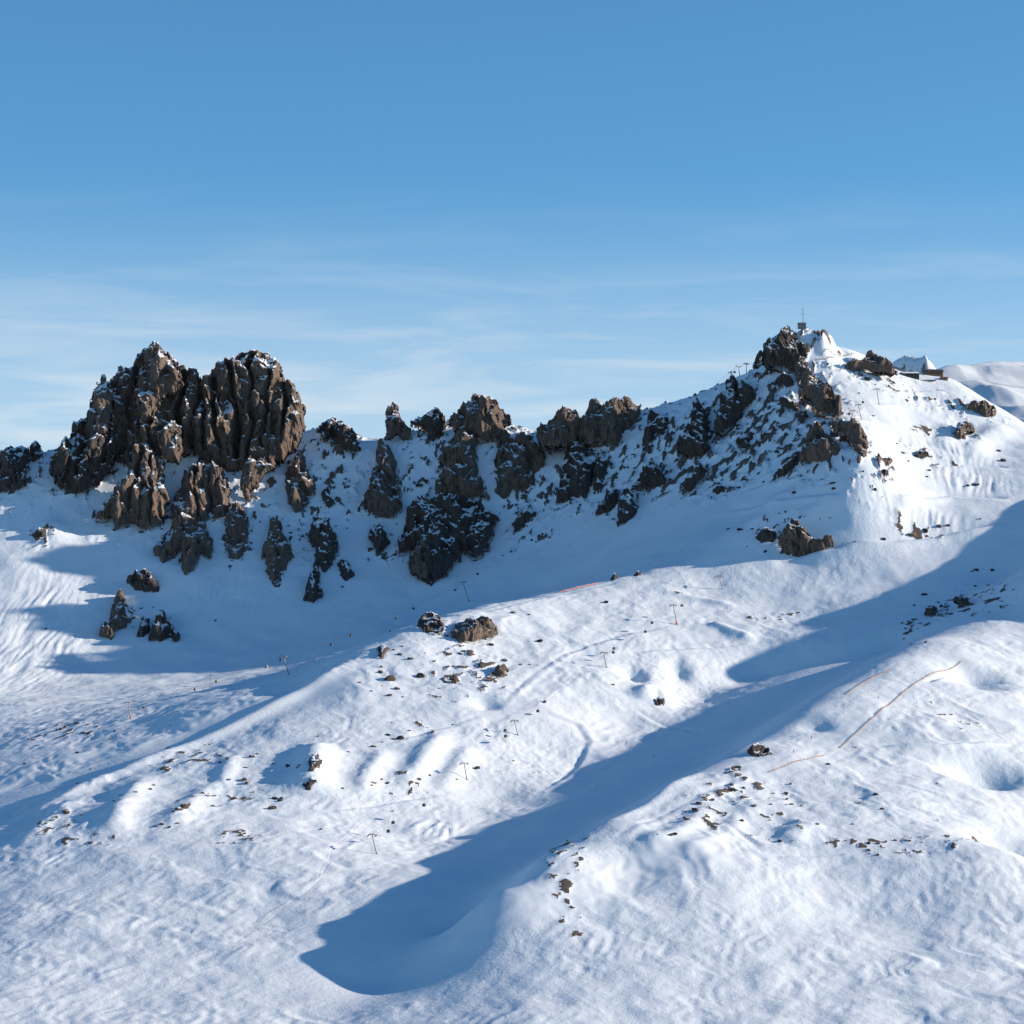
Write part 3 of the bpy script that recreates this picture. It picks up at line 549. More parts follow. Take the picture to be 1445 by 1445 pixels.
 ('rock_outcrop','dark rock in the hollow above the gully piste',7,[(720,670),(750,655),(780,675),(770,700),(735,705)],dict(T=2.2,rib=0.6,sink=0.8,m='dark')),
 ('rock_outcrop','black jagged rock under a snow lip on the lower right spur',7,[(1200,930),(1250,895),(1290,920),(1330,910),(1330,945),(1260,970),(1225,965)],dict(T=3.0,rib=0.6,sink=0.8,m='dark')),
 ('rock_outcrop','dark rock lying below the snow lip beside the gully',7,[(1085,1050),(1120,1015),(1165,1010),(1160,1030),(1110,1050)],dict(T=1.9,rib=0.6,sink=0.8,m='dark')),
 ('rock_outcrop','pointed dark rock in the shaded gully wall',8,[(970,225),(995,185),(1030,200),(1030,235),(990,235)],dict(T=3.0,rib=0.6,sink=0.8,m='dark')),
 ('rock_outcrop','wide dark rock high in the shaded gully wall near sunlit snow',8,[(1105,160),(1130,135),(1180,150),(1200,180),(1250,185),(1190,190),(1130,180)],dict(T=3.0,rib=0.6,sink=0.8,m='dark')),
 ('rock_outcrop','dark rock showing through the snow knoll beside the bowl',1,[(60,930),(90,895),(130,905),(135,930),(90,945)],dict(T=3,m='dark')),
 ('rock_outcrop','low dark rock at the start of the spur crest beside the shaded bowl',7,[(485,75),(520,30),(540,45),(510,75)],dict(T=2.2,rib=0.6,sink=0.8,m='dark')),
 ('rock_outcrop','small dark rock on the snow lip at the top of the spur',7,[(610,45),(640,20),(655,30),(640,48)],dict(T=1.9,rib=0.6,sink=0.8,m='dark')),
]
# broken rock around the foot of every crag on the wall
for name, crop, pts, kw in MS+[(c[0], c[2], c[3], c[4]) for c in CR if c[2] in (1, 2, 3, 4)]:
    q = pxl(crop, pts); us = [a for a, b in q]; vs = [b for a, b in q]
    if max(vs) > 760 and crop == 4 or max(vs) > 800: continue
    rocky((min(us)+max(us))/2, max(vs)-0.3*(max(vs)-min(vs)), (max(us)-min(us))*0.75, (max(vs)-min(vs))*0.5, 0.30, 2.0)
# ------------------------------------------------------------------ terrain mesh
def grid_object(name, X, Y, Z, m, attrs):
    ny, nx = Z.shape
    me = bpy.data.meshes.new(name)
    co = np.stack([X, Y, Z], -1).reshape(-1, 3).astype(np.float32)
    i = np.arange(ny*nx, dtype=np.int32).reshape(ny, nx)
    q = np.stack([i[:-1,:-1], i[:-1,1:], i[1:,1:], i[1:,:-1]], -1).reshape(-1, 4)
    me.vertices.add(len(co)); me.vertices.foreach_set('co', co.ravel())
    me.loops.add(q.size); me.loops.foreach_set('vertex_index', q.ravel())
    me.polygons.add(len(q)); me.polygons.foreach_set('loop_start', np.arange(0, q.size, 4, dtype=np.int32))
    me.polygons.foreach_set('use_smooth', np.ones(len(q), bool))
    me.update(calc_edges=True)
    for k, a in attrs.items():
        at = me.attributes.new(k, 'FLOAT', 'POINT'); at.data.foreach_set('value', a.reshape(-1).astype(np.float32))
    me.materials.append(m); o = bpy.data.objects.new(name, me); C.objects.link(o); return o
ter = grid_object('snow_slopes', X, Y, Z, M['snow'], dict(rock=rockm, groomed=groom))
ter['kind'] = 'structure'
ms = empty('rock_massif', world(220, 700, 2740)); tag(ms, 'huge twin-topped brown rock massif towering over the snow bowl', 'rock peak')
for name, crop, pts, kw in MS: crag(name, pxl(crop, pts), parent=ms, **kw)
for name, label, crop, pts, kw in CR:
    o = crag(name, pxl(crop, pts), **kw)
    if o is not None: tag(o, label, 'rock')
# ------------------------------------------------------------------ far mountains
def far_range(name, sky, D, depth, slope, seed, amp, skew=0.0):
    us = np.array([p[0] for p in sky], float); vs = np.array([p[1] for p in sky], float)
    x0, x1 = (us[0]-UC)/FPX*D, (us[-1]-UC)/FPX*D
    xs = np.linspace(x0, x1, 220); ys = np.linspace(D-depth, D+depth*0.6, 140); x, y = np.meshgrid(xs, ys)
    yc = D-skew*(x-((us[0]+us[-1])/2-UC)/FPX*D); cr = np.interp(x/yc*FPX+UC, us, vs); zc = CZ+(V0-cr)/FPX*yc
    lam = depth/3.2
    z = zc-(np.sqrt((y-yc)**2+70.0**2)-70.0)*slope+amp*(ridged(x/lam+0.5*y/lam, y/(1.4*lam), 4, seed)-1.7)*np.clip(np.abs(y-yc)/(0.07*depth), 0.12, 1)
    z += 0.1*amp*fbm(x/(lam*.2), y/(lam*.2), 3, seed+4)
    o = grid_object(name, x, y, z, M['far'], {}); o['kind'] = 'structure'; return o
M['far'] = rock_mat('far_snow', (0.16,0.14,0.13,1), (0.12,0.11,0.105,1), (0.2,0.18,0.16,1), 0.42, 0.45)
far_range('distant_peak', [(1120,620),(1200,565),(1240,520),(1255,508),(1262,502),(1275,494),(1283,495),(1292,498),(1299,500),(1305,496),(1313,508),(1322,518),(1345,540),(1400,590),(1500,640)], 7600, 1900, 0.75, 301, 110, 1.0)
far_range('distant_snowfield', [(1180,640),(1260,560),(1300,530),(1330,518),(1345,514),(1365,515),(1395,511),(1421,511),(1470,505),(1560,500),(1700,520)], 5200, 1700, 0.22, 317, 34, -1.3)

# ------------------------------------------------------------------ small things: mesh helpers
class MB:
    def __init__(s): s.v = []; s.f = []
    def tube(s, a, b, r0, r1=None, n=8):
        r1 = r0 if r1 is None else r1; a = np.array(a, float); b = np.array(b, float); d = (b-a)/np.linalg.norm(b-a)
        u = np.cross(d, (0, 0, 1)) if abs(d[2]) < .9 else np.cross(d, (1, 0, 0)); u /= np.linalg.norm(u); w_ = np.cross(d, u); k = len(s.v)
        for p, r in ((a, r0), (b, r1)):
            for i in range(n): t = 2*math.pi*i/n; s.v.append(p+r*(math.cos(t)*u+math.sin(t)*w_))
        for i in range(n): j = (i+1) % n; s.f.append((k+i, k+j, k+n+j, k+n+i))
        s.f.append(tuple(k+i for i in range(n))[::-1]); s.f.append(tuple(k+n+i for i in range(n))); return s
    def box(s, c, size, ax=None, taper=1.0):
        c = np.array(c, float); ax = np.eye(3) if ax is None else ax; k = len(s.v)
        for z in (-1, 1):
            t = taper if z > 0 else 1.0
            for x, y in ((-1,-1),(1,-1),(1,1),(-1,1)): s.v.append(c+ax[0]*x*t*size[0]/2+ax[1]*y*t*size[1]/2+ax[2]*z*size[2]/2)
        for q in ((0,3,2,1),(4,5,6,7),(0,1,5,4),(1,2,6,5),(2,3,7,6),(3,0,4,7)): s.f.append(tuple(k+i for i in q))
        return s
    def gable(s, c, w_, d, h, over=0.4, th=0.25):      # ridge along x
        c = np.array(c, float); k = len(s.v); W_, D_ = w_/2+over, d/2+over
        for x in (-W_, W_):
            for y, z in ((-D_,-over*h/(d/2)),(0,h),(D_,-over*h/(d/2)),(D_,-over*h/(d/2)-th),(0,h-th),(-D_,-over*h/(d/2)-th)): s.v.append(c+np.array((x, y, z)))
        for i in range(6): j = (i+1) % 6; s.f.append((k+i, k+j, k+6+j, k+6+i))
        s.f.append((k+5,k+4,k+3,k+2,k+1,k)); s.f.append((k+6,k+7,k+8,k+9,k+10,k+11)); return s
    def build(s, name, m, parent=None, origin=(0,0,0)):
        me = bpy.data.meshes.new(name); o0 = np.array(origin); me.from_pydata([tuple(np.array(p)-o0) for p in s.v], [], s.f); me.update(); me.materials.append(m)
        o = bpy.data.objects.new(name, me); C.objects.link(o)
        if parent is not None: o.parent = parent
        else: o.location = origin
        return o
def copy_tree(o, parent=None):
    c = o.copy(); C.objects.link(c); c.parent = parent
    for ch in list(o.children): copy_tree(ch, c)
    return c
M.update(steel=plain('galvanised_steel', (0.16,0.165,0.17), 0.5, 0.4), cable=plain('steel_rope', (0.10,0.10,0.11), 0.5, 0.5), cabin=plain('cabin_paint', (0.045,0.05,0.065), 0.35), glass=plain('tinted_glass', (0.02,0.025,0.03), 0.08),
 orange=plain('orange_pad', (0.62,0.16,0.06), 0.7), fence=plain('weathered_fence', (0.34,0.25,0.19), 0.8, 0, 0.3), wood=plain('brown_timber', (0.16,0.085,0.045), 0.75, 0, 0.35, 0.8), darkwood=plain('dark_timber', (0.05,0.04,0.035), 0.75, 0, 0.3),
 concrete=plain('grey_concrete', (0.20,0.20,0.205), 0.85), roofsnow=plain('roof_snow', (0.80,0.83,0.86), 0.8, 0, 0.04), rooft=plain('dark_roof', (0.045,0.042,0.045), 0.6), stone=plain('stone_wall', (0.22,0.17,0.13), 0.9, 0, 0.35, 1.5))

# ------------------------------------------------------------------ lifts
def ground(u, v, dmin=0):
    for k in range(60):
        h = hit(u, v+k*0.5, dmin)
        if h is not None: return h
    return np.array(world(u, v, 2740))
def pylon(base, top, rope, label, group, arm=5.2, pad=False, r=0.42):
    g = ground(*base); t = np.array(world(top[0], top[1], g[1])); g = g-np.array((0, 0, 0.6))
    o = empty('lift_pylon', g); tag(o, label, 'lift pylon', group)
    rd = np.array(rope, float); rd[2] = 0; rd /= np.linalg.norm(rd); sd2 = np.array((rd[1], -rd[0], 0)); z = np.array((0, 0, 1.0))
    MB().tube(g, t, r, r*0.62, 10).build('mast', M['steel'], o, g)
    MB().box(t+z*0.1, (arm, 0.45, 0.5), np.array([sd2, rd, z])).build('crossarm', M['steel'], o, g)
    rs = np.array(rope, float); rs /= np.linalg.norm(rs); n2 = np.cross(sd2, rs); n2 /= np.linalg.norm(n2)
    for k in (-1, 1):
        s_ = MB().box(t+sd2*k*arm/2-z*0.35, (0.35, 3.6, 0.42), np.array([sd2, rs, n2])).build('sheave_train', M['steel'], o, g)
        for q in (-1.3, -0.45, 0.45, 1.3):
            c = t+sd2*k*arm/2-z*0.35+rs*q-n2*0.25; MB().tube(c-sd2*0.22, c+sd2*0.22, 0.3, n=8).build('wheel', M['cable'], s_, g)
    MB().box(t+z*0.75, (arm*0.55, 0.15, 0.15), np.array([sd2, rd, z])).build('service_rail', M['steel'], o, g)
    MB().tube(g, g+(t-g)*0.07, 0.9, 0.8, 8).build('footing', M['concrete'], o, g)
    if pad:
        p0 = g+(t-g)*0.05; MB().tube(p0, g+(t-g)*0.2, 0.75, 0.72, 8).build('safety_pad', M['orange'], o, g)
    return t+sd2*arm/2, t-sd2*arm/2
def rope_line(name, pts, label, sag=0.012):
    out_ = []
    for a, b in zip(pts[:-1], pts[1:]):
        L_ = np.linalg.norm(b-a); n = max(4, int(L_/12))
        for k in range(n): t = k/n; p = a+(b-a)*t; p = p-np.array((0, 0, 4*sag*L_*t*(1-t))); out_.append(p)
    out_.append(pts[-1]); m_ = MB()
    for a, b in zip(out_[:-1], out_[1:]): m_.tube(a, b, 0.045, n=5)
    o = m_.build(name, M['cable'], None, out_[0]); tag(o, label, 'cable'); return np.array(out_)
def lift(bases, tops, labels, group, pads=(), ends=None):
    P3 = [np.array(world(t[0], t[1], ground(*b)[1])) for b, t in zip(bases, tops)]
    if ends is not None: P3x = ([ends[0]] if ends[0] is not None else [])+P3+([ends[1]] if ends[1] is not None else [])
    else: P3x = P3
    L1, L2 = [], []; off = 1 if ends is not None and ends[0] is not None else 0
    for i, (b, t) in enumerate(zip(bases, tops)):
        j = i+off; rope = P3x[min(j+1, len(P3x)-1)]-P3x[max(j-1, 0)]
        a, c = pylon(b, t, rope, labels[i], group if labels.count(labels[i]) > 1 else None, pad=i in pads)
        L1.append(a); L2.append(c)
    if off: L1.insert(0, ends[0]+(L1[0]-P3[0])); L2.insert(0, ends[0]+(L2[0]-P3[0]))
    if ends is not None and ends[1] is not None: L1.append(ends[1]+(L1[-1]-P3[-1])); L2.append(ends[1]+(L2[-1]-P3[-1]))
    return L1, L2
# lift over the shaded bowl to the summit ridge
bA = [(185,1014),(408,952),(662,848),(865,689),(1034,535),(1044,528),(1053.5,526)]; tA = [(181,991),(400,926),(653,821),(860.5,674.5),(1030.5,525),(1042,516.5),(1053,513)]
e0 = np.array(world(-120, 1075, 1900)); e1 = np.array(world(1078, 511, 2725))
LA1, LA2 = lift(bA, tA, ['T-shaped lift pylon with an orange pad on the sunlit piste at the bowl bottom', 'T-shaped lift pylon at the lower edge of the bowl shadow', 'T-shaped lift pylon in the middle of the bowl shadow below the triangular buttress', 'small lift pylon on the shaded face above a knobbly dark outcrop']+['short lift pylon in the row of three on the skyline ridge']*3, 'row of lift pylons on the skyline ridge', (0,), (e0, e1))
# lift over the sunlit spur to the station
bB = [(532,1205),(659,1100),(731,1037),(856,942),(955.5,881),(1020,831),(1206,596),(1216,592),(1240.5,570)]; tB = [(525,1178),(655,1077),(726,1017),(852,921),(950,854),(1014,813),(1202,580),(1211,571),(1237,549)]
f0 = np.array(world(330, 1330, 1530)); f1 = np.array(world(1284, 528, 2735))
LB1, LB2 = lift(bB, tB, ['lift pylon low on the sunlit slope left of the big gully shadow', 'lift pylon beside a shaded rib on the mogul slope', 'lift pylon below the hairpin of the winding piste', 'lift pylon beside the narrow piste above the round hollow', 'tall lift pylon with a long shadow on the piste crossing the spur', 'lift pylon near the crest where the spur meets the upper slope',
 'short lift pylon close to the brown end of the arete', 'taller lift pylon just uphill of the short one by the arete', 'lift pylon on the track below the summit rock band'], None, (4,), (f0, f1))
ra = [rope_line('lift_cable', L_, s_) for L_, s_ in ((LA1,'outer haul rope of the lift over the shaded bowl'),(LA2,'inner haul rope of the lift over the shaded bowl'),(LB1,'outer haul rope of the lift over the sunlit spur'),(LB2,'inner haul rope of the lift over the sunlit spur'))]
def make_cabin():
    o = empty('gondola_cabin', (0,0,0)); z = -3.0
    m_ = MB().box((0,0,z-0.25), (1.75,2.0,1.0), None, 1.08); m_.box((0,0,z+0.7), (1.89,2.16,0.9), None, 0.86); m_.box((0,0,z+1.22), (1.4,1.6,0.14), None, 0.8)
    b = m_.build('body', M['cabin'], o)
    for s_ in (-1, 1):
        MB().box((s_*0.93,0,z+0.62), (0.06,1.6,0.62)).build('window', M['glass'], b); MB().box((0,s_*1.06,z+0.62), (1.35,0.06,0.62)).build('window', M['glass'], b)
    MB().tube((0,0,0.1), (0,0,z+1.2), 0.09, n=6).box((0,0,0.05), (0.3,0.7,0.3)).build('hanger', M['steel'], o)
    MB().box((0.98,0,z), (0.07,0.9,1.5)).build('door', M['steel'], o)
    return o
proto = make_cabin(); first = [True]
def cabin(rope, u, label, group):
    k = np.argmin(np.abs((rope[:,0]/rope[:,1]*FPX+UC)-u)); k2 = min(k+1, len(rope)-1); d = rope[k2]-rope[k2-1]
    o = proto if first[0] else copy_tree(proto); first[0] = False
    p = rope[k]; o.location = p-np.array((0,0,0.1)); o.rotation_euler = (0, 0, math.atan2(d[1], d[0])-math.pi/2); tag(o, label, 'gondola', group)
def where(u, T):
    for lim, txt in T:
        if u < lim: return txt
TA = [(330,'near the thin pole at the edge of the bowl shadow'),(430,'beside the pylon at the lower edge of the bowl shadow'),(475,'over the shade just behind the spur crest'),(530,'over the shaded bowl left of the spur outcrops'),(570,'over the shade below the long broken rib'),(610,'over the shade behind the outcrop on the spur crest'),
      (690,'beside the pylon in the middle of the bowl shadow'),(735,'over the shade below the triangular buttress'),(780,'over the shade below the slanting outcrop'),(850,'below the dark hanging pillar'),(900,'just above the small pylon on the shaded face'),(960,'over the upper shaded face below the sunlit snow tip'),(999,'over the speckled face below the skyline'),(1025,'against the sky left of the ridge-top pylons'),(1100,'between the ridge-top pylons')]
TB = [(560,'above the lowest pylon of the sunlit slope'),(640,'over the ribbed lower face of the spur'),(720,'beside the pylon below the hairpin of the piste'),(800,'over the hairpin of the winding piste'),(880,'just above the pylon over the round hollow'),(930,'below the tall pylon with the long shadow'),(1000,'just above the tall pylon with the long shadow'),(1205,'beside the short pylon by the arete'),(1300,'beside the pylon just uphill of the arete end')]
for us, T_, lines in (((279,372,466,556,645,745,823,886,967,1015), TA, 0), ((304,397,491,580,668,724,878,949,1038), TA, 1), ((548,600,710,762,862,913,965), TB, 2), ((551,713,765,865,916,1196,1219), TB, 3)):
    for u in us: cabin(ra[lines], u, 'gondola cabin on %s rope %s' % ('outer' if lines % 2 == 0 else 'inner', where(u, T_)), 'gondola cabins over the '+('shaded bowl' if lines < 2 else 'sunlit spur'))
for (u, v), hpx, lab in [((296.6,971),19,'thin pole standing by the edge of the bowl shadow above the orange-padded pylon'),((137,1011),10,'short thin pole on the lit snow left of the orange-padded pylon'),((452,927),17,'thin pole in the shade beside the spur crest'),((645,833),20,'thin pole beside the pylon in the middle of the bowl shadow'),((893,824),9,'short thin pole on top of the sunlit spur crest')]:
    g = ground(u, v); h = hpx/FPX*g[1]; o = empty('marker_pole', g); tag(o, lab, 'pole')
    MB().tube((0,0,-0.5), (0,0,h), 0.16, 0.10, 6).build('post', M['steel'], o); MB().box((0,0,h-0.5), (0.7,0.1,0.9)).build('panel', M['cabin'], o)

# ------------------------------------------------------------------ summit hut with mast
g = ground(1131.5, 465); g = np.array(world(1131.5, 461.5, g[1])) if g is not None else np.array(world(1131.5, 461, 2700))
o = empty('summit_hut', g); tag(o, 'small flat-roofed concrete hut on the very summit', 'building')
wl = MB().box((0,0,1.0), (7.8,6.0,5.2)).build('wall', M['concrete'], o)
MB().box((0,0,3.78), (8.6,6.8,0.35)).build('roof', M['rooft'], o)
for x in (-2.4,0,2.4): MB().box((x,-3.03,1.9), (1.1,0.08,1.1)).build('window', M['glass'], o)
MB().box((3.93,0.6,1.1), (0.08,1.1,2.2)).build('door', M['darkwood'], o)
t = empty('radio_mast', g+np.array((1.2,0.5,3.95))); tag(t, 'tall thin lattice radio mast on the summit hut', 'mast')
H = 20.0
for k in range(3):
    a = 2*math.pi*k/3; MB().tube((0.55*math.cos(a),0.55*math.sin(a),0), (0.22*math.cos(a),0.22*math.sin(a),H*0.8), 0.11, 0.08, 6).build('leg', M['steel'], t)
m_ = MB()
for i in range(14):
    z0, z1 = H*0.8*i/14, H*0.8*(i+1)/14; r0, r1 = 0.55-0.33*i/14, 0.55-0.33*(i+1)/14
    for k in range(3):
        a, b = 2*math.pi*k/3, 2*math.pi*(k+1)/3; m_.tube((r0*math.cos(a),r0*math.sin(a),z0), (r1*math.cos(b),r1*math.sin(b),z1), 0.05, n=4)
m_.build('bracing', M['steel'], t)
MB().tube((0,0,H*0.78), (0,0,H), 0.09, 0.05, 6).build('whip_antenna', M['steel'], t)
for z in (9,13.5): MB().tube((-0.3,-0.5,z), (-0.5,-0.9,z), 0.7, 0.45, 12).build('dish', M['concrete'], t)
for z, l_ in ((16.0,0.9),(11.2,0.8)): MB().box((0,0,z), (l_*2,0.12,0.12)).build('crossbar', M['steel'], t)

# ------------------------------------------------------------------ restaurant, station and hut on the saddle
def house(name, u, v, w_, d, h, roof_h, mats, label, rz=0.0, nwin=4, snow=True, dz=0.0):
    g = ground(u, v); g = g if g is not None else np.array(world(u, v, 2745)); o = empty(name, g+np.array((0,d/2,dz)), rz); tag(o, label, 'building')
    MB().box((0,0,h/2-1.5), (w_,d,h+3)).build('wall', mats[0], o)
    rf = MB().gable((0,0,h), w_, d, roof_h, 0.8, 0.35).build('roof', mats[1], o)
    if snow: MB().gable((0,0,h+0.37), w_-0.6, d-0.4, roof_h, 0.6, 0.3).build('roof_snow', M['roofsnow'], rf)
    for k in range(nwin):
        x = (k+0.5)/nwin*w_*0.86-w_*0.43; f = MB().box((x,-d/2-0.03,h*0.55), (w_*0.5/nwin,0.1,h*0.4)).build('window', M['darkwood'], o); MB().box((x,-d/2-0.10,h*0.55), (w_*0.42/nwin,0.06,h*0.32)).build('pane', M['glass'], f)
    return o
house('mountain_restaurant', 1320, 531, 15, 9, 5.0, 2.2, (M['wood'], M['rooft']), 'brown timber mountain restaurant with a dark roof on the saddle', 0.12, 5, False, 0.5)
house('lift_station', 1285, 533, 17, 9, 4.2, 1.6, (M['darkwood'], M['rooft']), 'low dark lift station with a snowy roof beside the restaurant', 0.05, 3, True, 0.3)
house('stone_hut', 1333, 537, 6, 5, 3.2, 1.0, (M['stone'], M['wood']), 'small brown stone hut below the restaurant at the edge of the snow shoulder', 0.2, 1, False)
house('timber_hut', 1260, 528, 6.0, 5, 3.4, 1.0, (M['wood'], M['wood']), 'small brown timber hut at the end of the summit rock band', 0.1, 1, False)
g = ground(1300, 537)
if g is not None:
    o = empty('terrace', g+np.array((0,3,0))); tag(o, 'wooden sun terrace with a railing in front of the restaurant', 'terrace')
    MB().box((0,0,0.4), (30,5,0.5)).build('deck', M['darkwood'], o)
    for k in range(11): MB().box((-14.5+2.9*k,-2.4,1.1), (0.12,0.12,1.1)).build('post', M['darkwood'], o)
    MB().box((0,-2.4,1.68), (30,0.1,0.1)).build('handrail', M['darkwood'], o)

# ------------------------------------------------------------------ fences
def fence(px, label, step=4.0, hgt=0.95, m='fence', name='snow_fence'):
    p = hits(px)
    if len(p) < 2: return
    p = resample(p, step); p = np.array([(q[0], q[1], float(zat(q[0], q[1]))) for q in p]); o = empty(name, p[0]); tag(o, label, 'fence')
    for q in p: MB().tube(q-np.array((0,0,0.5)), q+np.array((0,0,hgt+0.25)), 0.09, n=5).build('post', M['wood'], o, p[0])
    for k, z in enumerate((0.25, 0.6, 0.95, 1.3)):
        m_ = MB()
        for a, b in zip(p[:-1], p[1:]):
            d = b-a; L_ = np.linalg.norm(d); d = d/L_; s_ = np.array((d[1], -d[0], 0)); s_ /= np.linalg.norm(s_); n_ = np.cross(s_, d)
            m_.box((a+b)/2+np.array((0,0,z*hgt/1.5)), (L_, 0.05, 0.13), np.array([d, s_, n_]))
        m_.build('slat', M[m], o, p[0])
fence([(1358,933),(1325,948),(1290,966),(1262,990),(1235,1012),(1210,1034),(1186,1056)], 'long tan slat fence along the lower edge of the groomed right-hand piste')
fence([(1166,1066),(1140,1072),(1112,1080),(1086,1090)], 'short tan slat fence curving where the right-hand piste leaves the spur')
fence([(1258,946),(1235,955),(1212,968),(1195,980)], 'tan slat fence on the upper edge of the right-hand piste')
fence([(790,836),(815,830),(845,823)], 'orange net fence on the crest of the sunlit spur', m='orange')
fence([(1160,501),(1178,501),(1205,500)], 'dark avalanche fence across the small summit snowfield', m='darkwood', hgt=2.2, name='avalanche_fence')
fence([(1150,509),(1165,508),(1178,506)], 'lower dark avalanche fence just above the summit rock band', m='darkwood', hgt=2.2, name='avalanche_fence')

# ------------------------------------------------------------------ skiers
def make_person():
    V = [(0,0,.92),(0,.04,1.15),(0,.07,1.38),(0,.09,1.50),(0,.11,1.60),(0,.12,1.74),(.10,.0,.88),(.13,.10,.50),(.12,-.02,.10),(.12,.14,.06),(-.10,0,.88),(-.13,.10,.50),(-.12,-.02,.10),(-.12,.14,.06),
         (.19,.07,1.40),(.30,.10,1.13),(.30,.34,1.05),(-.19,.07,1.40),(-.30,.10,1.13),(-.30,.34,1.05)]
    E = [(0,1),(1,2),(2,3),(3,4),(4,5),(0,6),(6,7),(7,8),(8,9),(0,10),(10,11),(11,12),(12,13),(2,14),(14,15),(15,16),(2,17),(17,18),(18,19)]
    Rr = [.15,.16,.18,.07,.11,.10,.11,.08,.07,.06,.11,.08,.07,.06,.09,.07,.05,.09,.07,.05]
    me = bpy.data.meshes.new('person'); me.from_pydata(V, E, []); o = bpy.data.objects.new('body_src', me); C.objects.link(o)
    sk = o.modifiers.new('skin', 'SKIN'); 
    for i, r in enumerate(Rr): me.skin_vertices[0].data[i].radius = (r, r)
    me.skin_vertices[0].data[0].use_root = True
    sb = o.modifiers.new('sub', 'SUBSURF'); sb.levels = 1; sb.render_levels = 1
    dg = bpy.context.evaluated_depsgraph_get(); m2 = bpy.data.meshes.new_from_object(o.evaluated_get(dg)); bpy.data.objects.remove(o); return m2
pm = make_person()
trou, skin = plain('dark_trousers', (0.03,0.03,0.04), 0.8), plain('helmet', (0.08,0.08,0.09), 0.4)
jk = {'red': plain('red_jacket', (0.55,0.05,0.04), 0.7), 'blue': plain('blue_jacket', (0.05,0.10,0.35), 0.7), 'black': plain('black_jacket', (0.025,0.025,0.03), 0.7), 'orange': M['orange']}
skm = MB(); skm.box((0,0.1,0.015), (0.09,1.7,0.03))
skm.v += [np.array((0.045*s_, 0.95+dy, z_)) for s_, dy, z_ in ((-1,0,0.0),(1,0,0.0),(1,.14,.09),(-1,.14,.09))]; k = len(skm.v)-4; skm.f.append((k,k+1,k+2,k+3))
def skier(u, v, colr, label, rz):
    g = ground(u, v)
    if g is None: return
    o = empty('person', g+np.array((0,0,0.05)), rz); tag(o, label, 'person')
    me = pm.copy(); b = bpy.data.objects.new('body', me); C.objects.link(b); b.parent = o
    me.materials.clear()
    for q in (jk[colr], trou, skin): me.materials.append(q)
    for f in me.polygons: z = f.center.z; f.material_index = 1 if z < .92 else (2 if z > 1.55 else 0)
    for s_ in (-1, 1):
        sk_ = skm.build('ski', jk[colr], o); sk_.location = (0.12*s_, 0, 0)
        MB().tube((0.30*s_,0.34,1.08), (0.42*s_,0.0,0.02), 0.025, n=5).build('ski_pole', trou, o)
for a in [(841,1116,'black','skier in black alone in the wide gully shadow'),(923,1069,'blue','skier in dark blue in the gully shadow near its sunlit edge'),(788,951,'red','skier in red on the narrow piste across the spur'),(848,910,'red','skier in red beside the pylon with a long shadow'),
          (878,1047,'black','skier in black on the bright bend of the winding piste'),(884,1050,'blue','skier in blue next to another on the bright bend'),(1190,996,'black','skier in black on the groomed piste above the long tan fence'),(1145,1042,'red','skier in red on the groomed piste near a snow lip'),
          (1120,1062,'blue','skier in blue low on the right-hand piste by the short fence'),(1240,985,'black','skier in black high on the right-hand piste'),(780,1118,'orange','skier in orange where the winding piste meets the gully shadow'),(240,1025,'black','skier in black on the sunlit bowl piste'),(1290,950,'orange','skier in orange at the top of the long tan fence')]:
    skier(*a, random.uniform(0, 6.28))

# ------------------------------------------------------------------ boulders and scree
import bmesh
def stone_mesh(seed, sub=2):
    r_ = random.Random(seed); bm = bmesh.new(); bmesh.ops.create_icosphere(bm, subdivisions=sub, radius=0.5)
    pl = []
    for k in range(9):
        v = np.array([r_.gauss(0,1), r_.gauss(0,1), r_.gauss(0,1)]); pl.append((v/np.linalg.norm(v), r_.uniform(0.26,0.42)))
    for v in bm.verts:
        p = np.array(v.co)
        for n_, d in pl:
            q = p.dot(n_)
            if q > d: p = p-n_*(q-d)
        p *= 1+0.10*(r_.random()-0.5); v.co = (p[0]*1.25, p[1], p[2]*0.95)
    me = bpy.data.meshes.new('boulder'); bm.to_mesh(me); bm.free(); return me
SM = [stone_mesh(s_) for s_ in range(6)]
for me in SM: me.materials.append(M['stone_dark'])
SM2 = [stone_mesh(s_+20) for s_ in range(3)]
for me in SM2: me.materials.append(M['stone_brown'])
def boulder(u, v, wpx, label, group, brown=False):
    g = ground(u, v)
    if g is None: return
    s_ = wpx/FPX*g[1]; o = bpy.data.objects.new('boulder', (SM2 if brown else SM)[random.randrange(3 if brown else 6)]); C.objects.link(o)
    o.location = g+np.array((0, s_*0.2, s_*0.12)); o.scale = (s_, s_*0.9, s_*random.uniform(0.6, 0.85)); o.rotation_euler = (random.uniform(-.3,.3), random.uniform(-.3,.3), random.uniform(0,6.28)); tag(o, label, 'boulder', group)
def bs(crop, lst, label, group):
    ws = sorted(q[2] for q in lst)
    for x, y, w_ in lst:
        (u, v), = pxl(crop, [(x, y)]); brown = random.random() < .3
        size = 'largest ' if w_ == ws[-1] and ws[-2] < ws[-1] else 'large ' if w_ >= ws[int(len(ws)*.75)] else 'tiny ' if w_ <= ws[len(ws)//4] else 'medium-sized '
        boulder(u, v, w_*CROPS[crop][2], size+('brown ' if brown else 'dark ')+label.replace('small ', '').replace('dark ', ''), group, brown)
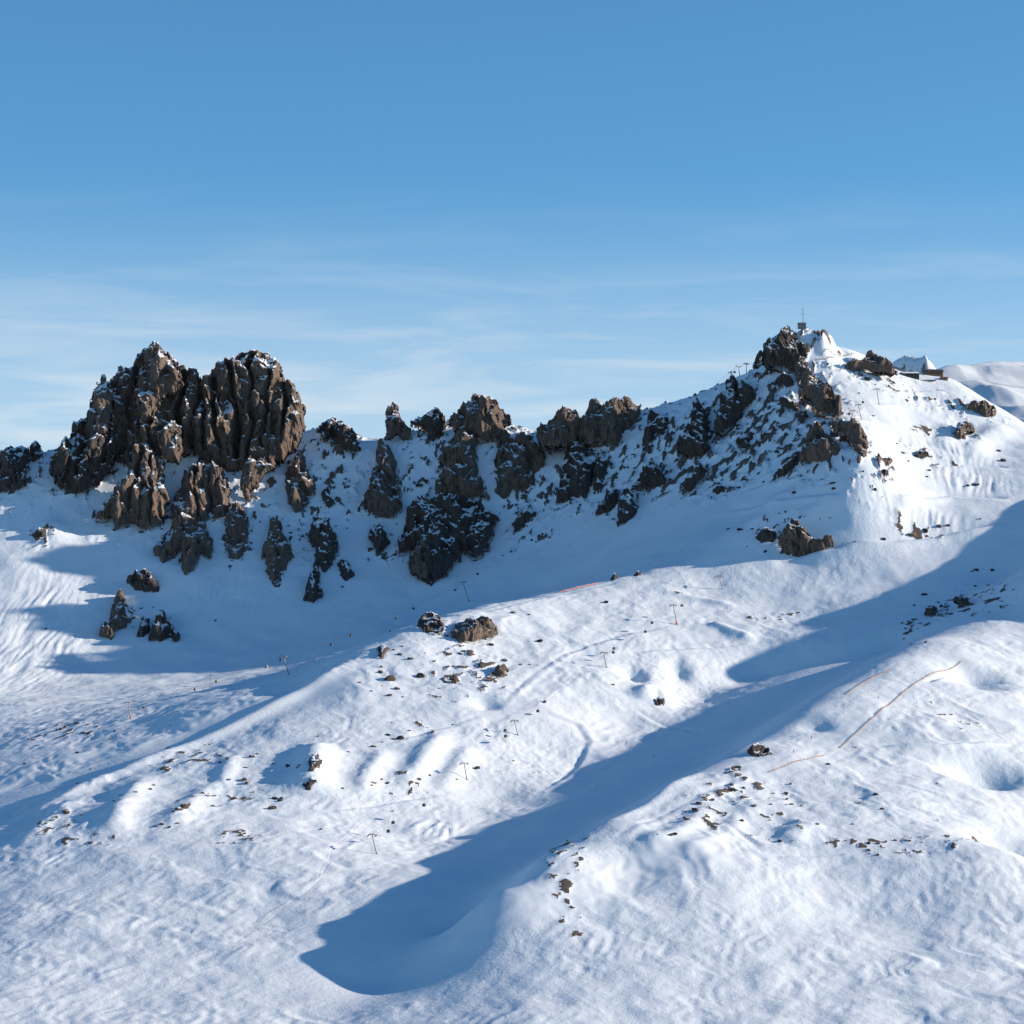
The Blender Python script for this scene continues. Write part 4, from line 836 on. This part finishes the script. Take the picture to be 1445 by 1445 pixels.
bs(6, [(640,435,62),(795,420,52),(680,480,34),(635,514,28),(485,445,18),(745,328,30),(592,397,30),(597,368,22),(690,305,26),(660,280,18),(1000,300,30),(1015,288,24),(1230,335,34),(1155,255,30),(700,262,16),(545,490,14),(705,520,14),(845,508,12),(895,475,14),(960,540,10),(600,462,10),(820,295,10),(930,210,26),(640,185,14),(915,130,18)], 'boulder among the scattered rocks on the sunlit nose of the spur', 'boulders on the sunlit nose of the spur')
bs(6, [(1405,238,34),(1265,92,24),(1350,100,16)], 'lone dark boulder on the smooth sunlit crest right of the brown outcrops', 'boulders on the smooth spur crest')
bs(7, [(140,382,34),(478,184,30),(515,602,18),(40,500,20),(90,500,16)], 'lone boulder on the smooth sunlit slope above the winding piste', 'boulders above the winding piste')
bs(7, [(1170,1296,26),(1230,1224,20),(1090,1135,24),(1130,1140,30),(1180,1130,26),(1020,1190,26),(985,1190,22),(950,1210,34),(930,1240,30),(890,1290,34),(880,1280,24),(740,1365,14),(810,1370,26),(830,1365,30),(1360,1400,26),(1395,1155,18),(1420,1108,14),(1395,1215,14),(1310,1180,12)], 'dark boulder on the wind-carved snow of the lower right spur', 'boulders on the lower right spur')
bs(8, [(500,960,20),(732,1108,26),(655,1149,20),(762,1178,20),(320,1056,18),(300,1100,22),(300,1130,20),(225,1155,16),(140,1162,26),(85,1234,24),(1030,1053,14),(635,877,14),(450,1250,24),(620,1250,16),(700,1345,30),(745,1345,24),(830,1330,22),(900,1332,18),(960,1338,14),(270,1335,26),(330,1330,14),(585,1332,14),(700,1395,14),(742,1400,22)], 'dark boulder on the open sunlit snow below the short tan fence', 'boulders on the open snow at the lower right')
bs(8, [(970,138,30),(920,188,18),(1050,195,26),(1080,210,20),(1095,232,26),(1140,170,30),(1150,150,30),(1215,95,18),(1300,18,26),(1220,18,26),(1200,22,20),(1280,90,20),(860,275,20),(880,300,16),(905,290,14),(912,285,14),(870,350,12),(905,378,16),(975,368,20)], 'dark boulder in the shaded gully below the right-hand slope', 'boulders in the shaded gully')
bs(5, [(225,687,28),(250,670,18),(205,690,16),(150,712,18),(60,735,14),(40,860,18),(500,695,16),(480,735,20),(310,805,22),(350,795,16),(430,760,14),(650,575,24),(625,580,16),(150,175,20),(1015,131,16),(310,960,16),(375,888,12),(770,780,14)], 'small dark stone on the snow of the bowl piste and its edge', 'stones on the bowl piste')
bs(5, [(1200,826,30),(1230,810,20),(1160,945,36),(1175,960,30),(1085,942,24),(1075,835,22),(1040,855,20),(860,1085,60),(830,1095,40),(880,1070,30),(800,1105,20),(1170,880,24),(1310,860,16),(1385,875,24),(1440,870,24),(610,1005,20),(530,1020,16),(500,1050,18),(685,990,22),(700,970,20),(330,1120,22),(255,1105,30),(180,1150,26),(120,1180,22),(150,1165,16),(740,1170,22),(710,1180,22),(780,1185,24),(820,1165,20),(1030,1265,18),(1060,1262,16),(1110,1265,20),(1140,1265,14),(1185,1230,16),(1200,1250,16),(1210,1005,16),(1350,1040,30),(1310,1090,26)], 'dark stone on the rough left end of the sunlit spur', 'stones on the left end of the spur')
bs(6, [(120,870,22),(170,880,20),(400,985,20),(630,960,24),(600,940,18),(545,970,18),(790,940,24),(845,920,16),(1085,885,30),(980,940,16),(1270,845,14),(630,715,26),(740,692,18),(690,735,40),(660,735,24),(560,775,30),(600,750,16),(430,800,14),(275,720,14),(50,1040,30),(80,1050,26),(40,1090,40),(290,1195,18),(655,1102,14)], 'dark stone on the ribbed lower face of the spur', 'stones on the lower face of the spur')
bs(4, [(610,460,12),(650,470,10),(760,435,40),(720,500,14),(790,610,18),(590,940,30),(600,965,26),(800,970,26),(740,880,14),(580,1105,14),(500,820,14),(530,1110,10),(770,430,20),(930,790,24),(905,745,14),(960,830,16),(1400,780,24),(1420,830,30),(1290,945,40),(1250,950,26),(1310,1110,16),(980,1190,50),(1040,1170,40),(1110,1150,40),(1150,1145,26),(840,1210,30),(700,1220,14),(1060,875,20),(1050,905,14)], 'dark rock breaking through the sunlit slope below the summit', 'rocks on the sunlit slope below the summit')
bs(4, [(145,1165,30),(200,1160,18),(85,1160,20),(265,1270,24),(175,1245,10),(405,985,26),(140,960,20),(165,920,26),(235,890,26),(260,930,20),(125,955,14),(320,785,22),(280,820,18),(270,630,26),(330,660,22),(180,650,16),(375,770,16),(440,900,14),(30,975,40),(60,960,26),(400,460,16),(270,405,30)], 'dark stone on the speckled shaded face beside the arete', 'stones on the speckled face')
bs(2, [(500,440,12),(460,360,14),(430,690,14),(370,840,14),(520,860,14),(190,970,18),(160,700,12),(380,830,10),(465,930,8),(350,940,6),(1070,575,24),(1060,745,22),(1050,770,16),(1075,735,14),(780,590,10),(905,620,8),(1200,790,6),(900,830,10),(830,640,12),(590,490,16),(560,500,26),(530,520,30)], 'small dark stone on the shaded snow wall of the bowl', 'stones on the shaded wall')
